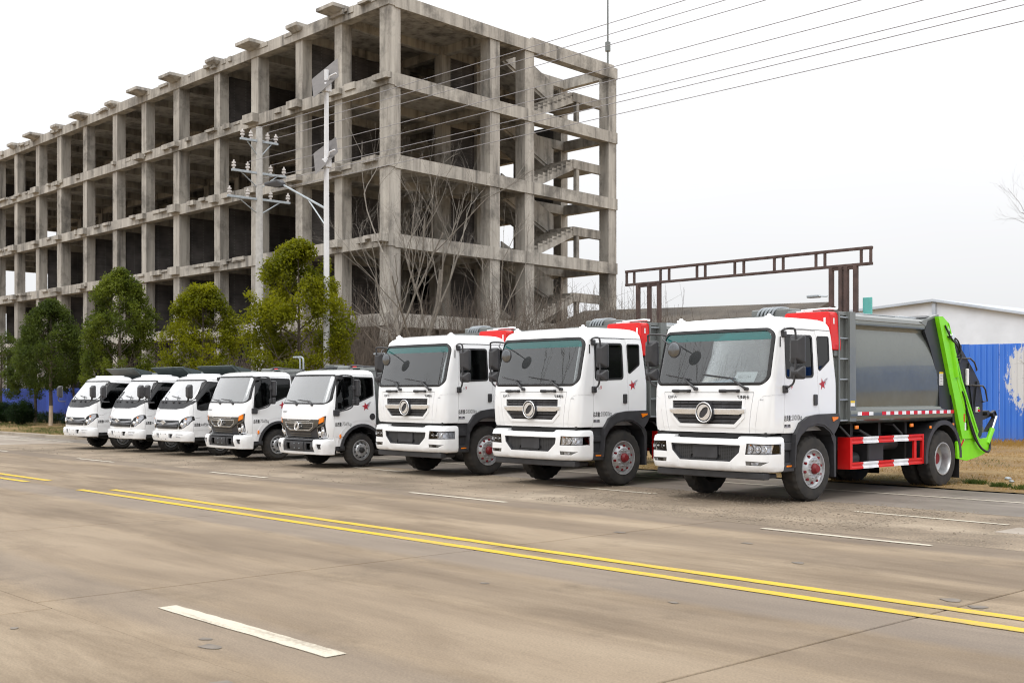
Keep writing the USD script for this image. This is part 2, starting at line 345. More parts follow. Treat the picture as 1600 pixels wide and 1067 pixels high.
def pos_mat(name, base, lo, hi, spot, streak, rough=0.8, fine=60.0, fine_amt=0.12, bump=0.25, bdist=0.01, band=None, tone=0.0, cracks=False):
    """Worn ground: broad patches, streaks along the road, fine grain and relief, all in world space."""
    N = {'g': ('geometry', {}), 'm1': ('mapping', {'scale': (.30, .62, 1)}), 'n1': ('noise_texture', {'scale': 1.0, 'detail': 6.0, 'roughness': 0.6}),
         'r1': ('rgb_ramp', {'ramp': [(0.32, lo), (0.5, base), (0.70, hi)]}),
         'm2': ('mapping', {'scale': (.26, 1.25, 1)}), 'n2': ('noise_texture', {'scale': 1.0, 'detail': 7.0, 'roughness': 0.68, 'distortion': 0.3}),
         'r2': ('map_range', {'from_min': 0.44, 'from_max': 0.68, 'to_min': 0.0, 'to_max': streak, 'clamp': True}), 'x2': ('mix_color', {'b': spot}),
         'm6': ('mapping', {'scale': (.35, 9.0, 1)}), 'n6': ('noise_texture', {'scale': 1.0, 'detail': 5.0, 'roughness': .6}), 'r6': ('map_range', {'from_min': .3, 'from_max': .7, 'to_min': .95, 'to_max': 1.045}), 'x6': ('mix_color', {'blend_type': 'multiply', 'fac': 1.0, 'use_clamp': False}), 'n3': ('noise_texture', {'scale': fine, 'detail': 3.0, 'roughness': 0.7}), 'r3': ('map_range', {'from_min': 0.25, 'from_max': 0.75, 'to_min': 1 - fine_amt * 1.6, 'to_max': 1 + fine_amt}),
         'x3': ('mix_color', {'blend_type': 'multiply', 'fac': 1.0, 'use_clamp': False}), 'b': ('bump', {'strength': bump, 'distance': bdist}),
         'oi': ('object_info', {}), 'ro': ('map_range', {'to_min': 1 - tone, 'to_max': 1 + tone}), 'x4': ('mix_color', {'blend_type': 'multiply', 'fac': 1.0, 'use_clamp': False}),
         'n5': ('noise_texture', {'scale': .9, 'detail': 5.0, 'roughness': 0.75}), 'r5': ('map_range', {'from_min': 0.55, 'from_max': 0.72, 'to_min': 0.0, 'to_max': .6, 'clamp': True}), 'x5': ('mix_color', {'b': tuple(c * .62 for c in lo)}),
         'rr': ('map_range', {'from_min': 0.3, 'from_max': 0.7, 'to_min': rough - .12, 'to_max': rough + .12}),
         'p': ('principled_bsdf', {'specular_ior_level': 0.35})}
    K = [('g.position', 'm1.vector'), ('m1.vector', 'n1.vector'), ('n1.fac', 'r1.fac'), ('g.position', 'm2.vector'), ('m2.vector', 'n2.vector'), ('n2.fac', 'r2.value'), ('r2.result', 'x2.fac'), ('r1.color', 'x2.a'),
         ('g.position', 'n3.vector'), ('n3.fac', 'r3.value'), ('x2.result', 'x5.a'), ('g.position', 'n5.vector'), ('n5.fac', 'r5.value'), ('r5.result', 'x5.fac'), ('x5.result', 'x3.a'), ('r3.result', 'x3.b'), ('g.position', 'm6.vector'), ('m6.vector', 'n6.vector'), ('n6.fac', 'r6.value'), ('x3.result', 'x6.a'), ('r6.result', 'x6.b'), ('x6.result', 'x4.a'), ('oi.random', 'ro.value'), ('ro.result', 'x4.b'), ('x4.result', 'p.base_color'),
         ('n3.fac', 'b.height'), ('b.normal', 'p.normal'), ('n1.fac', 'rr.value'), ('rr.result', 'p.roughness')]
    if band:                                   # strips along the road of another mix: (y centre, half width, colour, amount)
        src = 'x5.result'
        for i, (yc, hw, col, am) in enumerate(band):
            N.update({f's{i}': ('separate_xyz', {}), f'w{i}': ('math', {'math_type': 'multiply_add', 'value2': .5, 'value3': -.25}), f'a{i}': ('math', {'math_type': 'add'}), f'd{i}': ('math', {'math_type': 'subtract', 'value2': yc}), f'e{i}': ('math', {'math_type': 'absolute'}),
                      f'f{i}': ('map_range', {'from_min': hw + .12, 'from_max': hw - .12, 'to_min': 0.0, 'to_max': am, 'clamp': True}), f'c{i}': ('mix_color', {'b': col})})
            K += [('g.position', f's{i}.vector'), ('n2.fac', f'w{i}.value1'), (f's{i}.y', f'a{i}.value1'), (f'w{i}.value', f'a{i}.value2'), (f'a{i}.value', f'd{i}.value1'), (f'd{i}.value', f'e{i}.value1'), (f'e{i}.value', f'f{i}.value'), (f'f{i}.result', f'c{i}.fac'), (src, f'c{i}.a')]
            src = f'c{i}.result'
        K = [k for k in K if k != ('x5.result', 'x3.a')] + [(src, 'x3.a')]
    if cracks:
        N.update({'cv': ('voronoi_texture', {'feature': 'distance_to_edge', 'scale': 26.0}), 'cr': ('map_range', {'from_min': 0.0, 'from_max': 0.35, 'to_min': 0.55, 'to_max': 1.1, 'clamp': True}), 'cx': ('mix_color', {'blend_type': 'multiply', 'fac': 1.0, 'use_clamp': False}),
                  'cm': ('noise_texture', {'scale': .8, 'detail': 3.0}), 'cmr': ('map_range', {'from_min': .4, 'from_max': .62, 'to_min': .25, 'to_max': 1.0, 'clamp': True}), 'ch': ('math', {'math_type': 'multiply'})})
        K = [k for k in K if k not in (('x4.result', 'p.base_color'), ('n3.fac', 'b.height'))] + [('g.position', 'cv.vector'), ('cv.distance', 'cr.value'), ('x4.result', 'cx.a'), ('cr.result', 'cx.b'), ('g.position', 'cm.vector'), ('cm.fac', 'cmr.value'), ('cmr.result', 'cx.fac'), ('cx.result', 'p.base_color'), ('cr.result', 'ch.value1'), ('cmr.result', 'ch.value2'), ('ch.value', 'b.height')]
    return mat(name, N, K)


M['slab'] = pos_mat('road_concrete', (.285, .218, .146), (.205, .152, .098), (.350, .278, .195), (.120, .082, .048), .74, rough=.78, fine_amt=.20, tone=.05, band=[(8.15, .42, (.205, .172, .145), .6), (10.9, .5, (.165, .123, .085), .5), (6.9, .5, (.165, .123, .085), .35), (12.6, .45, (.15, .12, .095), .55), (5.5, .7, (.26, .20, .14), .4), (4.3, .35, (.195, .16, .13), .4)])
M['joint'] = plain('joint_sand', (.014, .012, .010), .9, var=.4)
M['apron'] = pos_mat('worn_apron', (.325, .258, .185), (.23, .178, .125), (.43, .355, .265), (.18, .135, .095), .42, rough=.88, fine=38.0, fine_amt=.30, bump=.7, bdist=.02, cracks=True)
M['lot'] = pos_mat('lot_concrete', (.205, .175, .145), (.14, .118, .096), (.27, .235, .20), (.10, .082, .065), .6, rough=.7, tone=.08)
M['lot_far'] = pos_mat('pale_concrete', (.335, .29, .24), (.27, .225, .18), (.39, .345, .295), (.2, .165, .13), .4, rough=.78)
M['kerb'] = pos_mat('kerb_stone', (.36, .31, .25), (.27, .22, .165), (.42, .38, .32), (.2, .16, .12), .3, rough=.85, fine=30, tone=.10)
M['dirt'] = pos_mat('dry_ground', (.30, .195, .085), (.20, .125, .055), (.38, .27, .135), (.15, .12, .04), .35, rough=.95, fine=14.0, fine_amt=.35, bump=.9, bdist=.05)


def painted(name, col, worn, amount):
    """Road paint worn through to the concrete in flecks."""
    return mat(name, {'g': ('geometry', {}), 'n': ('noise_texture', {'scale': 26.0, 'detail': 6.0, 'roughness': .75}), 'm': ('mapping', {'scale': (.6, 6, 1)}), 'n2': ('noise_texture', {'scale': 1.3, 'detail': 4.0}), 'a': ('math', {'math_type': 'add'}),
                      'r': ('map_range', {'from_min': .97, 'from_max': 1.22, 'to_min': 0.0, 'to_max': amount, 'clamp': True}), 'c': ('mix_color', {'a': col, 'b': worn}), 'b': ('bump', {'strength': .3, 'distance': .004}), 'p': ('principled_bsdf', {'roughness': .6})},
               [('g.position', 'n.vector'), ('g.position', 'm.vector'), ('m.vector', 'n2.vector'), ('n.fac', 'a.value1'), ('n2.fac', 'a.value2'), ('a.value', 'r.value'), ('r.result', 'c.fac'), ('c.result', 'p.base_color'), ('n.fac', 'b.height'), ('b.normal', 'p.normal')])


M['yellow_line'] = painted('yellow_road_paint', (.60, .40, .003), (.36, .27, .09), .85)
M['white_line'] = painted('white_road_paint', (.56, .51, .41), (.30, .25, .19), .9)

obj('ground', sheet([(-900, -500), (500, -500), (500, 900), (-900, 900)], -.06), M['joint'], kind='structure')
far = obj('plain', [sheet([(-900, -500), (500, -500), (500, -9.75), (-900, -9.75)], -.02), sheet([(-900, -9.75), (-152, -9.75), (-152, 900), (-900, 900)], -.02), sheet([(62, -9.75), (500, -9.75), (500, 900), (62, 900)], -.02), sheet([(-152, 150), (62, 150), (62, 900), (-152, 900)], -.02)], M['dirt'], kind='structure')

road = part_group('road', None)
tag(road, kind='structure')


def slab(x0, x1, y0, y1, m, parent, name='concrete_slab', dz=0.0, gx=.011, gy=.0015):
    c, z = .006, dz
    a = [(x0 + gx, y0 + gy), (x1 - gx, y0 + gy), (x1 - gx, y1 - gy), (x0 + gx, y1 - gy)]
    b = [(x0 + gx + c, y0 + gy), (x1 - gx - c, y0 + gy), (x1 - gx - c, y1 - gy), (x0 + gx + c, y1 - gy)]
    V = [(x, y, -.05) for x, y in a] + [(x, y, z - c) for x, y in a] + [(x, y, z) for x, y in b]
    F = []
    for k in range(4):
        n = (k + 1) % 4
        F += [[k, n, 4 + n], [k, 4 + n, 4 + k], [4 + k, 4 + n, 8 + n], [4 + k, 8 + n, 8 + k]]
    F += [[8, 9, 10], [8, 10, 11]]
    return obj(name, trimesh.Trimesh(V, F, process=False), m, parent, smooth=False)


yj = [-9.7, -5.2, -.75, 3.72, 8.30, 12.85]
for j in range(5):
    off = .35 if j == 2 else (1.1 if j < 2 else 0.0)
    for k in range(-28, 3):
        x0 = -4.62 + 5.25 * k + off
        if x0 > 9:
            continue
        slab(x0, x0 + 5.25, yj[j], yj[j + 1], M['slab'], road, dz=rng.uniform(-.0012, .0012))
M['core'] = plain('core_mortar', (.17, .145, .12), .85, var=.3)
# small core patches in the concrete
for k, (x, y, r) in enumerate([(-7.6, 4.05, .05), (-7.35, 3.95, .09), (-6.35, 3.5, .10), (-8.9, 3.2, .04), (-4.8, 9.4, .09), (-4.5, 9.25, .08), (-8.1, 7.1, .045), (-9.9, 10.9, .08), (-8.2, 11.2, .07), (-6.3, 7.6, .05), (-6.9, 10.3, .07)]):
    pts = [(x + r * (1 + .25 * math.sin(3 * a + k)) * math.cos(a), y + r * (.8 + .2 * math.sin(2 * a + k)) * math.sin(a)) for a in np.linspace(0, 2 * math.pi, 15)[:-1]]
    obj('core_patch', sheet(pts, .004), M['core'], road, smooth=False)

mk = part_group('road_markings', None)
tag(mk, kind='structure')


def stripe(x0, x1, yc0, w, m, name, yc1=None, z=.0055):
    n = max(2, int(abs(x1 - x0) / .12))
    n = min(n, 260)
    xs = np.linspace(x0, x1, n)
    yc = np.linspace(yc0, yc0 if yc1 is None else yc1, n)
    j = lambda: nrng.uniform(-.006, .006, n)
    V = np.vstack([np.column_stack([xs, yc - w / 2 + j(), np.full(n, z)]), np.column_stack([xs, yc + w / 2 + j(), np.full(n, z)])])
    F = []
    for i in range(n - 1):
        F += [[i, i + 1, n + i + 1], [i, n + i + 1, n + i]]
    return obj(name, trimesh.Trimesh(V, F, process=False), m, mk, smooth=False)


for x0, x1 in ((-20.3, 9), (-75, -23.2)):
    stripe(x0, x1, 9.01, .15, M['yellow_line'], 'yellow_line')
    stripe(x0 - .4, x1, 8.58, .15, M['yellow_line'], 'yellow_line')
for x0, x1 in ((-1.7, .5), (-8.95, -6.65), (-16.25, -13.8), (-23.3, -21.0), (-30.4, -28.25), (-37.6, -35.4), (-44.8, -42.6), (-52, -49.8), (-59, -57)):
    stripe(x0, x1, 12.55, .11, M['white_line'], 'lane_dash')
for x0, x1 in ((-2.1, .1), (-9.3, -7.0), (-15.75, -13.2), (-22.8, -20.4), (-30, -27.6), (-37, -34.7), (-45, -42.7), (-53, -50.8)):
    stripe(x0, x1, 15.25 + (-x0 - 7) * .033 if x0 > -24 else 15.8, .10, M['white_line'], 'parking_dash', 15.25 + (-x1 - 7) * .033 if x0 > -24 else 15.8)
stripe(-40, 9, 18.42, .11, M['white_line'], 'lot_edge_line')
stripe(-95, -40.5, 16.55, .10, M['white_line'], 'road_edge_line')
for x0 in (-8.95, -1.8):
    stripe(x0, x0 + 2.42, 4.43, .165, M['white_line'], 'lane_dash')

# apron between the road slabs and the lot, its front edge ragged
xs = np.linspace(-40, 10, 420)
ed = 12.87 + .0 * xs
V = []
for i, x in enumerate(xs):
    V += [(x, 12.86, -.001), (x, 14.4, .0), (x, 16.36 + .10 * meshkit.noise(np.array([[x * 1.3, 0, 0]]))[0], -.002)]
F = []
for i in range(len(xs) - 1):
    for j in range(2):
        a = i * 3 + j
        F += [[a, a + 3, a + 4], [a, a + 4, a + 1]]
obj('apron', trimesh.Trimesh(V, F, process=False), M['apron'], kind='structure')
obj('side_road', sheet([(-152, 12.86), (-40, 12.86), (-40.0, 20.3), (-41.6, 18.0), (-152, 17.3)], -.002), M['lot_far'], kind='structure')
lot = tag(part_group('lot', None), kind='structure')
for k in range(-9, 3):
    slab(-5.0 + 4.6 * k, -5.0 + 4.6 * (k + 1), 16.38, 20.0, M['lot'], lot)
slab(-9.4 + 2.6, -5.0, 14.35, 15.05, M['lot_far'], lot, 'repair_patch', dz=.004)

# kerb stones round the verge at the left
kp = [(-110.0, 17.32)] + [(-110 + 1.0 * k, 17.32) for k in range(1, 67)]
a0 = np.linspace(0, math.pi / 2, 5)
kp += [(-44 + 3.4 * math.sin(a), 17.32 + 3.0 * (1 - math.cos(a))) for a in a0]
kb = tag(part_group('kerb', None), kind='structure')
for (x0, y0), (x1, y1) in zip(kp[:-1], kp[1:]):
    L = math.hypot(x1 - x0, y1 - y0)
    if L < .05:
        continue
    m_ = cbox(.006, L - .006, 0, .16, -.05, .125 + rng.uniform(-.006, .006), .015)
    a = math.atan2(y1 - y0, x1 - x0)
    obj('kerb_stone', m_.rotate((0, 0, math.degrees(a))).translate((x0, y0, 0)), M['kerb'], kb, smooth=False)


def ground_z(x, y):
    """Height of the unpaved land: level with the kerb at the left, rising in a low bank towards the fence."""
    x, y = np.asarray(x, float), np.asarray(y, float)
    left = np.clip((-x - 39.5) / 2.0, 0, 1)
    bank = np.clip((y - 20) / 12, 0, 1)
    return .02 + .09 * left + .24 * bank * bank * (3 - 2 * bank) + .05 * (meshkit.fbm(np.stack([x * .9, y * .9, 0 * x], -1), 3) - .5) * np.clip((y - 19.9) / 1.0 + left, 0, 1)


def terrain(x0, x1, y0f, y1, nx, ny):
    X = np.linspace(x0, x1, nx)
    V = []
    for x in X:
        ys = y0f(x) + (y1 - y0f(x)) * np.linspace(0, 1, ny) ** 2.2
        V.append(np.column_stack([np.full(ny, x), ys, ground_z(np.full(ny, x), ys)]))
    V = np.vstack(V)
    i, j = np.meshgrid(np.arange(nx - 1), np.arange(ny - 1), indexing='ij')
    a = i * ny + j
    F = np.concatenate([np.stack([a, a + ny, a + ny + 1], -1).reshape(-1, 3), np.stack([a, a + ny + 1, a + 1], -1).reshape(-1, 3)])
    return trimesh.Trimesh(V, F, process=False)


def verge_edge(x):
    return float(np.interp(x, [-44, -42.3, -41.2, -40.6, -40.4, -39], [17.45, 17.7, 18.6, 19.6, 20.02, 20.02])) + .12 * math.sin(x * 2.1) * (x > -39) * .4


obj('earth', terrain(-152, 62, verge_edge, 150, 700, 70), M['dirt'], kind='structure')

# loose chippings on the worn apron
P = []
prot = trimesh.creation.icosphere(subdivisions=0)
n = 4000
xx = np.concatenate([nrng.uniform(-14, -8, 2600), nrng.uniform(-38, 2, n - 2600)])
yy = np.concatenate([nrng.uniform(13.2, 16.6, 2600), nrng.uniform(13.0, 16.3, n - 2600)])
ss = nrng.uniform(.005, .017, n) * np.where(nrng.random(n) < .06, 1.7, 1)
pv, pf = np.array(prot.vertices), np.array(prot.faces)
ro = nrng.normal(size=(n, 3)); ang = nrng.uniform(0, 2 * np.pi, n)
ca, sa = np.cos(ang)[:, None], np.sin(ang)[:, None]
sq = nrng.uniform(.5, 1.3, (n, 3)) * np.array([1, 1, .6])
w = pv[None] * sq[:, None] * ss[:, None, None]
w = np.stack([w[..., 0] * ca - w[..., 1] * sa, w[..., 0] * sa + w[..., 1] * ca, w[..., 2]], -1)
w += np.stack([xx, yy, ss * .3], -1)[:, None]
stone_m = mat('chippings', {'g': ('geometry', {}), 'r': ('rgb_ramp', {'ramp': [(0, (.25, .205, .155)), (.5, (.42, .35, .27)), (1, (.60, .53, .45))]}), 'p': ('principled_bsdf', {'roughness': .85})}, [('g.random_per_island', 'r.fac'), ('r.color', 'p.base_color')])
obj('chippings', trimesh.Trimesh(w.reshape(-1, 3), (pf[None] + (np.arange(n) * len(pv))[:, None, None]).reshape(-1, 3), process=False), stone_m, smooth=False, label='loose stone chippings scattered over the worn apron before the trucks', cat='chippings', kind='stuff')
# ================================================================ the unfinished concrete building
M['old_concrete'] = mat('weathered_concrete', {
    'g': ('geometry', {}), 'm': ('mapping', {'scale': (1.6, 1.6, .16)}), 'n': ('noise_texture', {'scale': 1.4, 'detail': 6.0, 'roughness': .65}), 'r': ('rgb_ramp', {'ramp': [(.30, (.12, .112, .10)), (.46, (.325, .30, .265)), (.66, (.46, .43, .38))]}),
    'n2': ('noise_texture', {'scale': .55, 'detail': 5.0, 'roughness': .7}), 'r2': ('map_range', {'from_min': .5, 'from_max': .68, 'to_min': 0.0, 'to_max': .75, 'clamp': True}), 'x': ('mix_color', {'b': (.085, .078, .068)}),
    'n3': ('noise_texture', {'scale': 9.0, 'detail': 4.0}), 'b': ('bump', {'strength': .5, 'distance': .03}), 'p': ('principled_bsdf', {'roughness': .9})},
    [('g.position', 'm.vector'), ('m.vector', 'n.vector'), ('n.fac', 'r.fac'), ('g.position', 'n2.vector'), ('n2.fac', 'r2.value'), ('r2.result', 'x.fac'), ('r.color', 'x.a'), ('x.result', 'p.base_color'), ('g.position', 'n3.vector'), ('n3.fac', 'b.height'), ('b.normal', 'p.normal')])
M['infill'] = mat('dark_brick_infill', {'tc': ('texture_coordinate', {}), 'mp': ('mapping', {'rotation': (math.pi / 2, 0, 0)}), 'k': ('brick_texture', {'scale': 3.2, 'color1': (.105, .094, .09), 'color2': (.08, .072, .07), 'mortar': (.14, .135, .13), 'mortar_size': .012}), 'n': ('noise_texture', {'scale': 1.1, 'detail': 5.0}), 'r': ('map_range', {'from_min': .35, 'from_max': .65, 'to_min': .55, 'to_max': 1.1}), 'x': ('mix_color', {'blend_type': 'multiply', 'fac': 1.0}), 'p': ('principled_bsdf', {'roughness': .95})},
                 [('tc.object', 'mp.vector'), ('mp.vector', 'k.vector'), ('tc.object', 'n.vector'), ('n.fac', 'r.value'), ('k.color', 'x.a'), ('r.result', 'x.b'), ('x.result', 'p.base_color')])
BX, BY = -43.55, 32.45
colx = [0.0, 3.75, 7.2, 11.4, 15.5, 20.2, 24.5, 28.6, 33.2, 37.4, 41.4, 45.6, 49.6, 54.0, 58.2]
rowt = [0.0, 6.76, 9.4, 16.5]
EV = np.array([-.102, .994])            # the end wall leans back a little from the square


def bpos(s, t):
    return BX - s + EV[0] * t, BY + EV[1] * t


bz0 = .2
lev = [1.35, 5.3, 8.9, 12.5, 16.2, 19.8]
bld = thing('concrete_building', 'unfinished grey concrete building frame, open floors on bare columns', 'building')


def skew(s0, s1, t0, t1, z0, z1):
    """A block of the frame between two distances along the long front (s) and into the depth (t)."""
    p = [bpos(s0, t0), bpos(s1, t0), bpos(s1, t1), bpos(s0, t1)]
    c = CS([p], EO)
    if c.area() < 1e-6:
        c = CS([p[::-1]], EO)
    return c.extrude(z1 - z0).translate((0, 0, z0))


for i, s in enumerate(colx):
    for j, t in enumerate(rowt):
        w = .36 if i in (0, 3, 5, 9) else .31
        obj('column', skew(s - w, s + w, t - w + (.0 if j else .02), t + w, bz0 - .3, lev[-1] - .02), M['old_concrete'], bld, smooth=False)
S1 = colx[-1]
for z in lev:
    top = z == lev[-1]
    for j, t in enumerate(rowt):
        sag = .55 if j in (0, 3) else .6
        obj('beam', skew(-.40, S1 + .4, t - .20 + (-.20 if j == 0 else 0), t + .17, z - sag, z + .012), M['old_concrete'], bld, smooth=False)
    for i, s in enumerate(colx):
        if i == 0:
            obj('beam', skew(s - .42, s + .16, -.02, 16.9, z - .60, z + .016), M['old_concrete'], bld, smooth=False)
        elif z > 2:
            obj('cross_beam', skew(s - .15, s + .15, .1, 16.4, z - .58, z - .16), M['old_concrete'], bld, smooth=False)
    # floor: everything but the stairwell in the first bay at the back
    obj('floor_slab', skew(colx[1] + .1, S1 + .3, .0, 16.6, z - .17, z - .01), M['old_concrete'], bld, smooth=False)
    obj('floor_slab', skew(.0, colx[1] + .1, .0, 9.5, z - .171, z - .012), M['old_concrete'], bld, smooth=False)
# roof brackets sticking out over the columns of the long front, and broken stubs on the lower floors
for i, s in enumerate(colx):
    big_ = i in (1, 3, 5, 6, 8, 10, 12)
    hw = .72 if big_ else .5
    x0, y0 = bpos(s, -.25)
    m_ = MF.batch_hull([skew(s - hw, s + hw, -1.15 if big_ else -.8, .2, lev[-1] + .02, lev[-1] + .18), skew(s - .34, s + .34, -.5, .2, lev[-1] - .16, lev[-1])])
    obj('roof_bracket', m_, M['old_concrete'], bld, smooth=False)
    for z in lev[2:-1]:
        if rng.random() < .7:
            obj('floor_stub', skew(s - rng.uniform(.35, .6), s + rng.uniform(.35, .6), -rng.uniform(.62, .85), -.35, z - rng.uniform(.3, .42), z + rng.uniform(-.12, .05)), M['old_concrete'], bld, smooth=False)
# ragged slab edges along the long front
for z in lev[2:]:
    for k in range(60):
        s = rng.uniform(.2, S1)
        obj('broken_edge', skew(s, s + rng.uniform(.3, 1.3), -.40 - rng.uniform(.02, .22), -.37, z - rng.uniform(.12, .3), z + rng.uniform(-.05, .03)), M['old_concrete'], bld, smooth=False) if k % 2 else None
# brick infill left between the inner columns
for li in range(len(lev) - 1):
    z0, z1 = lev[li], lev[li + 1]
    for i in range(len(colx) - 1):
        s0, s1 = colx[i], colx[i + 1]
        if i >= 1:
            r = rng.random()
            if r < (.62 if i < 11 else .25):
                hgt = z1 - .6 if r < .5 else z0 + 1.6
                obj('partition_wall', skew(s0 + .32, s1 - .32, 9.3, 9.42, z0, hgt), M['infill'], bld, smooth=False)
            if rng.random() < (.55 if i < 11 else .2):
                obj('partition_wall', skew(s0 + .32, s1 - .32, 16.44, 16.56, z0, z1 - .56 if rng.random() < .5 else z0 + 1.1), M['infill'], bld, smooth=False)
            if rng.random() < .6 and i < 12:
                obj('cross_wall', skew(s1 - .07, s1 + .07, 9.5, 16.2, z0, z1 - .6), M['infill'], bld, smooth=False)
            if rng.random() < .22:
                obj('cross_wall', skew(s1 - .07, s1 + .07, .5, 6.5, z0, z1 - .6), M['infill'], bld, smooth=False)
    obj('cross_wall', skew(colx[1] - .08, colx[1] + .08, 6.9, 9.2, z0, z1 - .6), M['infill'], bld, smooth=False)
    obj('cross_wall', skew(colx[2] - .08, colx[2] + .08, .4, 6.5, z0, z1 - .6), M['infill'], bld, smooth=False)
    if li < 5:
        # stairs: a flight down from the floor above to a landing at the back, and one on down to this floor
        zm = (z0 + z1) / 2
        P3 = lambda s, t, z: (*bpos(s, t), z)

        def flight(s0, s1, ta, za, tb, zb, th=.46):
            c = [P3(s, t, z + d) for s in (s0, s1) for t, z in ((ta, za), (tb, zb)) for d in (-th, 0)]
            n = 11
            st = [MF.hull_points(np.array(c))]
            for k in range(n):
                t_, z_ = ta + (tb - ta) * (k + .0) / n, za + (zb - za) * (k + .5) / n
                st.append(skew(s0, s1, min(t_, t_ + (tb - ta) / n), max(t_, t_ + (tb - ta) / n), z_ - .1, z_ + abs(zb - za) / n * .5))
            return cat_(st)
        obj('stair_flight', flight(2.05, 3.7, 9.6, z1 - .05, 13.9, zm), M['old_concrete'], bld, smooth=False)
        obj('stair_flight', flight(.30, 1.95, 9.6, z0 + .0, 13.9, zm), M['old_concrete'], bld, smooth=False)
        pr_ = [P3(s, t, z + d) for s in (1.98, 2.08) for t, z in ((9.6, z1 - .05), (13.9, zm)) for d in (-.3, .85)]
        obj('stair_parapet', MF.hull_points(np.array(pr_)), M['old_concrete'], bld, smooth=False)
        obj('stair_landing', skew(.30, 3.5, 13.9, 16.3, zm - .28, zm), M['old_concrete'], bld, smooth=False)
        obj('landing_beam', skew(.25, .5, 13.7, 16.4, zm - .45, zm + .03), M['old_concrete'], bld, smooth=False)
        obj('landing_post', skew(.28, .52, 14.0, 14.24, z0, zm - .2), M['old_concrete'], bld, smooth=False)
        obj('landing_beam', skew(3.3, 3.5, 9.6, 16.3, z1 - .5, z1), M['old_concrete'], bld, smooth=False)
obj('roof_parapet', skew(-.38, -.2, 9.6, 16.6, lev[-1] + .02, lev[-1] + .16), M['old_concrete'], bld, smooth=False)
mast = thing('roof_mast', 'thin dark mast standing on the right corner of the concrete building', 'mast', (*bpos(.0, 16.5), lev[-1]))
obj('pole', [cyl((0, 0, 0), (0, 0, 9), .06, 10, .035), cyl((0, 0, 1.0), (0, 0, 1.5), .16, 12)], M['grey'], mast)

# ================================================================ other buildings and structures behind the trucks
M['rust'] = plain('rusty_steel', (.085, .055, .048), .7, var=.35, scale=3, metal=.2)
gan = thing('steel_gantry', 'rusty steel gantry frame standing behind the garbage trucks', 'gantry', (0, 36, 0))
gz = float(ground_z(-27, 36))
for z in (6.02, 6.56):
    obj('chord', cbox(-32.34, -21.2, -.06, .06, z, z + .10, .01), M['rust'], gan)
for x in (-32.29, -31.88, -30.5, -30.06, -28.68, -28.28, -26.9, -26.49, -25.14, -24.76, -23.4, -23.04, -21.62, -21.26):
    obj('web_post', cbox(x - .04, x + .04, -.045, .045, 6.11, 6.565, .006), M['rust'], gan)
for x in (-31.67, -31.08, -30.57, -22.78, -22.40, -22.19, -21.83):
    obj('leg', cbox(x - .07, x + .07, -.08, .08, gz - .3, 6.03, .01), M['rust'], gan)
for x0, x1 in ((-31.67, -30.57), (-22.78, -21.83)):
    for z in (1.5, 3.2, 5.93):
        obj('brace', cbox(x0, x1, -.04, .04, z, z + .1, .006), M['rust'], gan)
M['teal'] = plain('teal_board', (.12, .42, .38), .5)
sg = thing('teal_board', 'small teal board fixed beside the right gantry leg', 'board', (-21.55, 36.2, 4.0))
obj('plate', cbox(-.12, .22, -.03, .03, .1, .95, .01), M['teal'], sg)
obj('post', cbox(.03, .09, -.02, .02, -3.9, .12, .005), M['rust'], sg)
ll = thing('gantry_lamp', 'small floodlight on an arm at the left of the right gantry legs', 'lamp', (-22.85, 35.85, 5.05))
obj('arm', [tube([(0, 0, 0), (-.3, -.05, .02)], .03, 6)], M['galv'], ll)
obj('head', rbox(-.75, -.3, -.15, .1, -.03, .07, .03), M['galv'], ll)

M['shed_wall'] = plain('shed_wall', (.20, .19, .175), .9, scale=1.5, var=.3)
M['shed_roof'] = mat('shed_roof', {'tc': ('texture_coordinate', {}), 'w': ('wave_texture', {'scale': 2.2, 'bands_direction': 'x'}), 'n': ('noise_texture', {'scale': .8, 'detail': 5.0}), 'r': ('rgb_ramp', {'ramp': [(.35, (.045, .037, .03)), (.65, (.11, .092, .072))]}), 'b': ('bump', {'strength': .6, 'distance': .05}), 'p': ('principled_bsdf', {'roughness': .8})},
                     [('tc.object', 'n.vector'), ('n.fac', 'r.fac'), ('r.color', 'p.base_color'), ('tc.object', 'w.vector'), ('w.color', 'b.height'), ('b.normal', 'p.normal')])
sh = thing('shed', 'long low shed with a dark brown roof behind the garbage trucks', 'shed', (0, 0, 0))
SX0, SX1, SY = -41.5, -28.2, 40.0
obj('wall', [box(SX0, SX1, SY, SY + .2, .1, 3.9), box(SX0, SX0 + .2, SY + .2, SY + 7, .1, 3.9), box(SX1 - .2, SX1, SY + .2, SY + 7, .1, 3.9), box(SX0, SX1, SY + 7, SY + 7.2, .1, 3.9)], M['shed_wall'], sh)
obj('roof', MF.hull_points(np.array([(x, y, z + d) for x, e in ((SX0 - .5, 0), (SX1 + .5, -.35)) for y, z in ((SY - .8, 4.15 + e), (SY + 3.6, 5.75 + e), (SY + 8, 4.15 + e)) for d in (0, .12)])), M['shed_roof'], sh, smooth=False)
for k in range(6):
    x = SX0 + 1.2 + 2.1 * k
    w_ = obj('window', box(x, x + 1.1, SY - .03, SY + .05, 1.9, 3.1), M['charcoal'], sh)
    obj('frame', [box(x - .05, x + 1.15, SY - .06, SY - .031, z, z + .06) for z in (1.86, 2.5, 3.08)] + [box(q, q + .05, SY - .055, SY - .032, 1.9, 3.1) for q in (x - .05, x + .53, x + 1.1)], M['white_plastic'], w_)

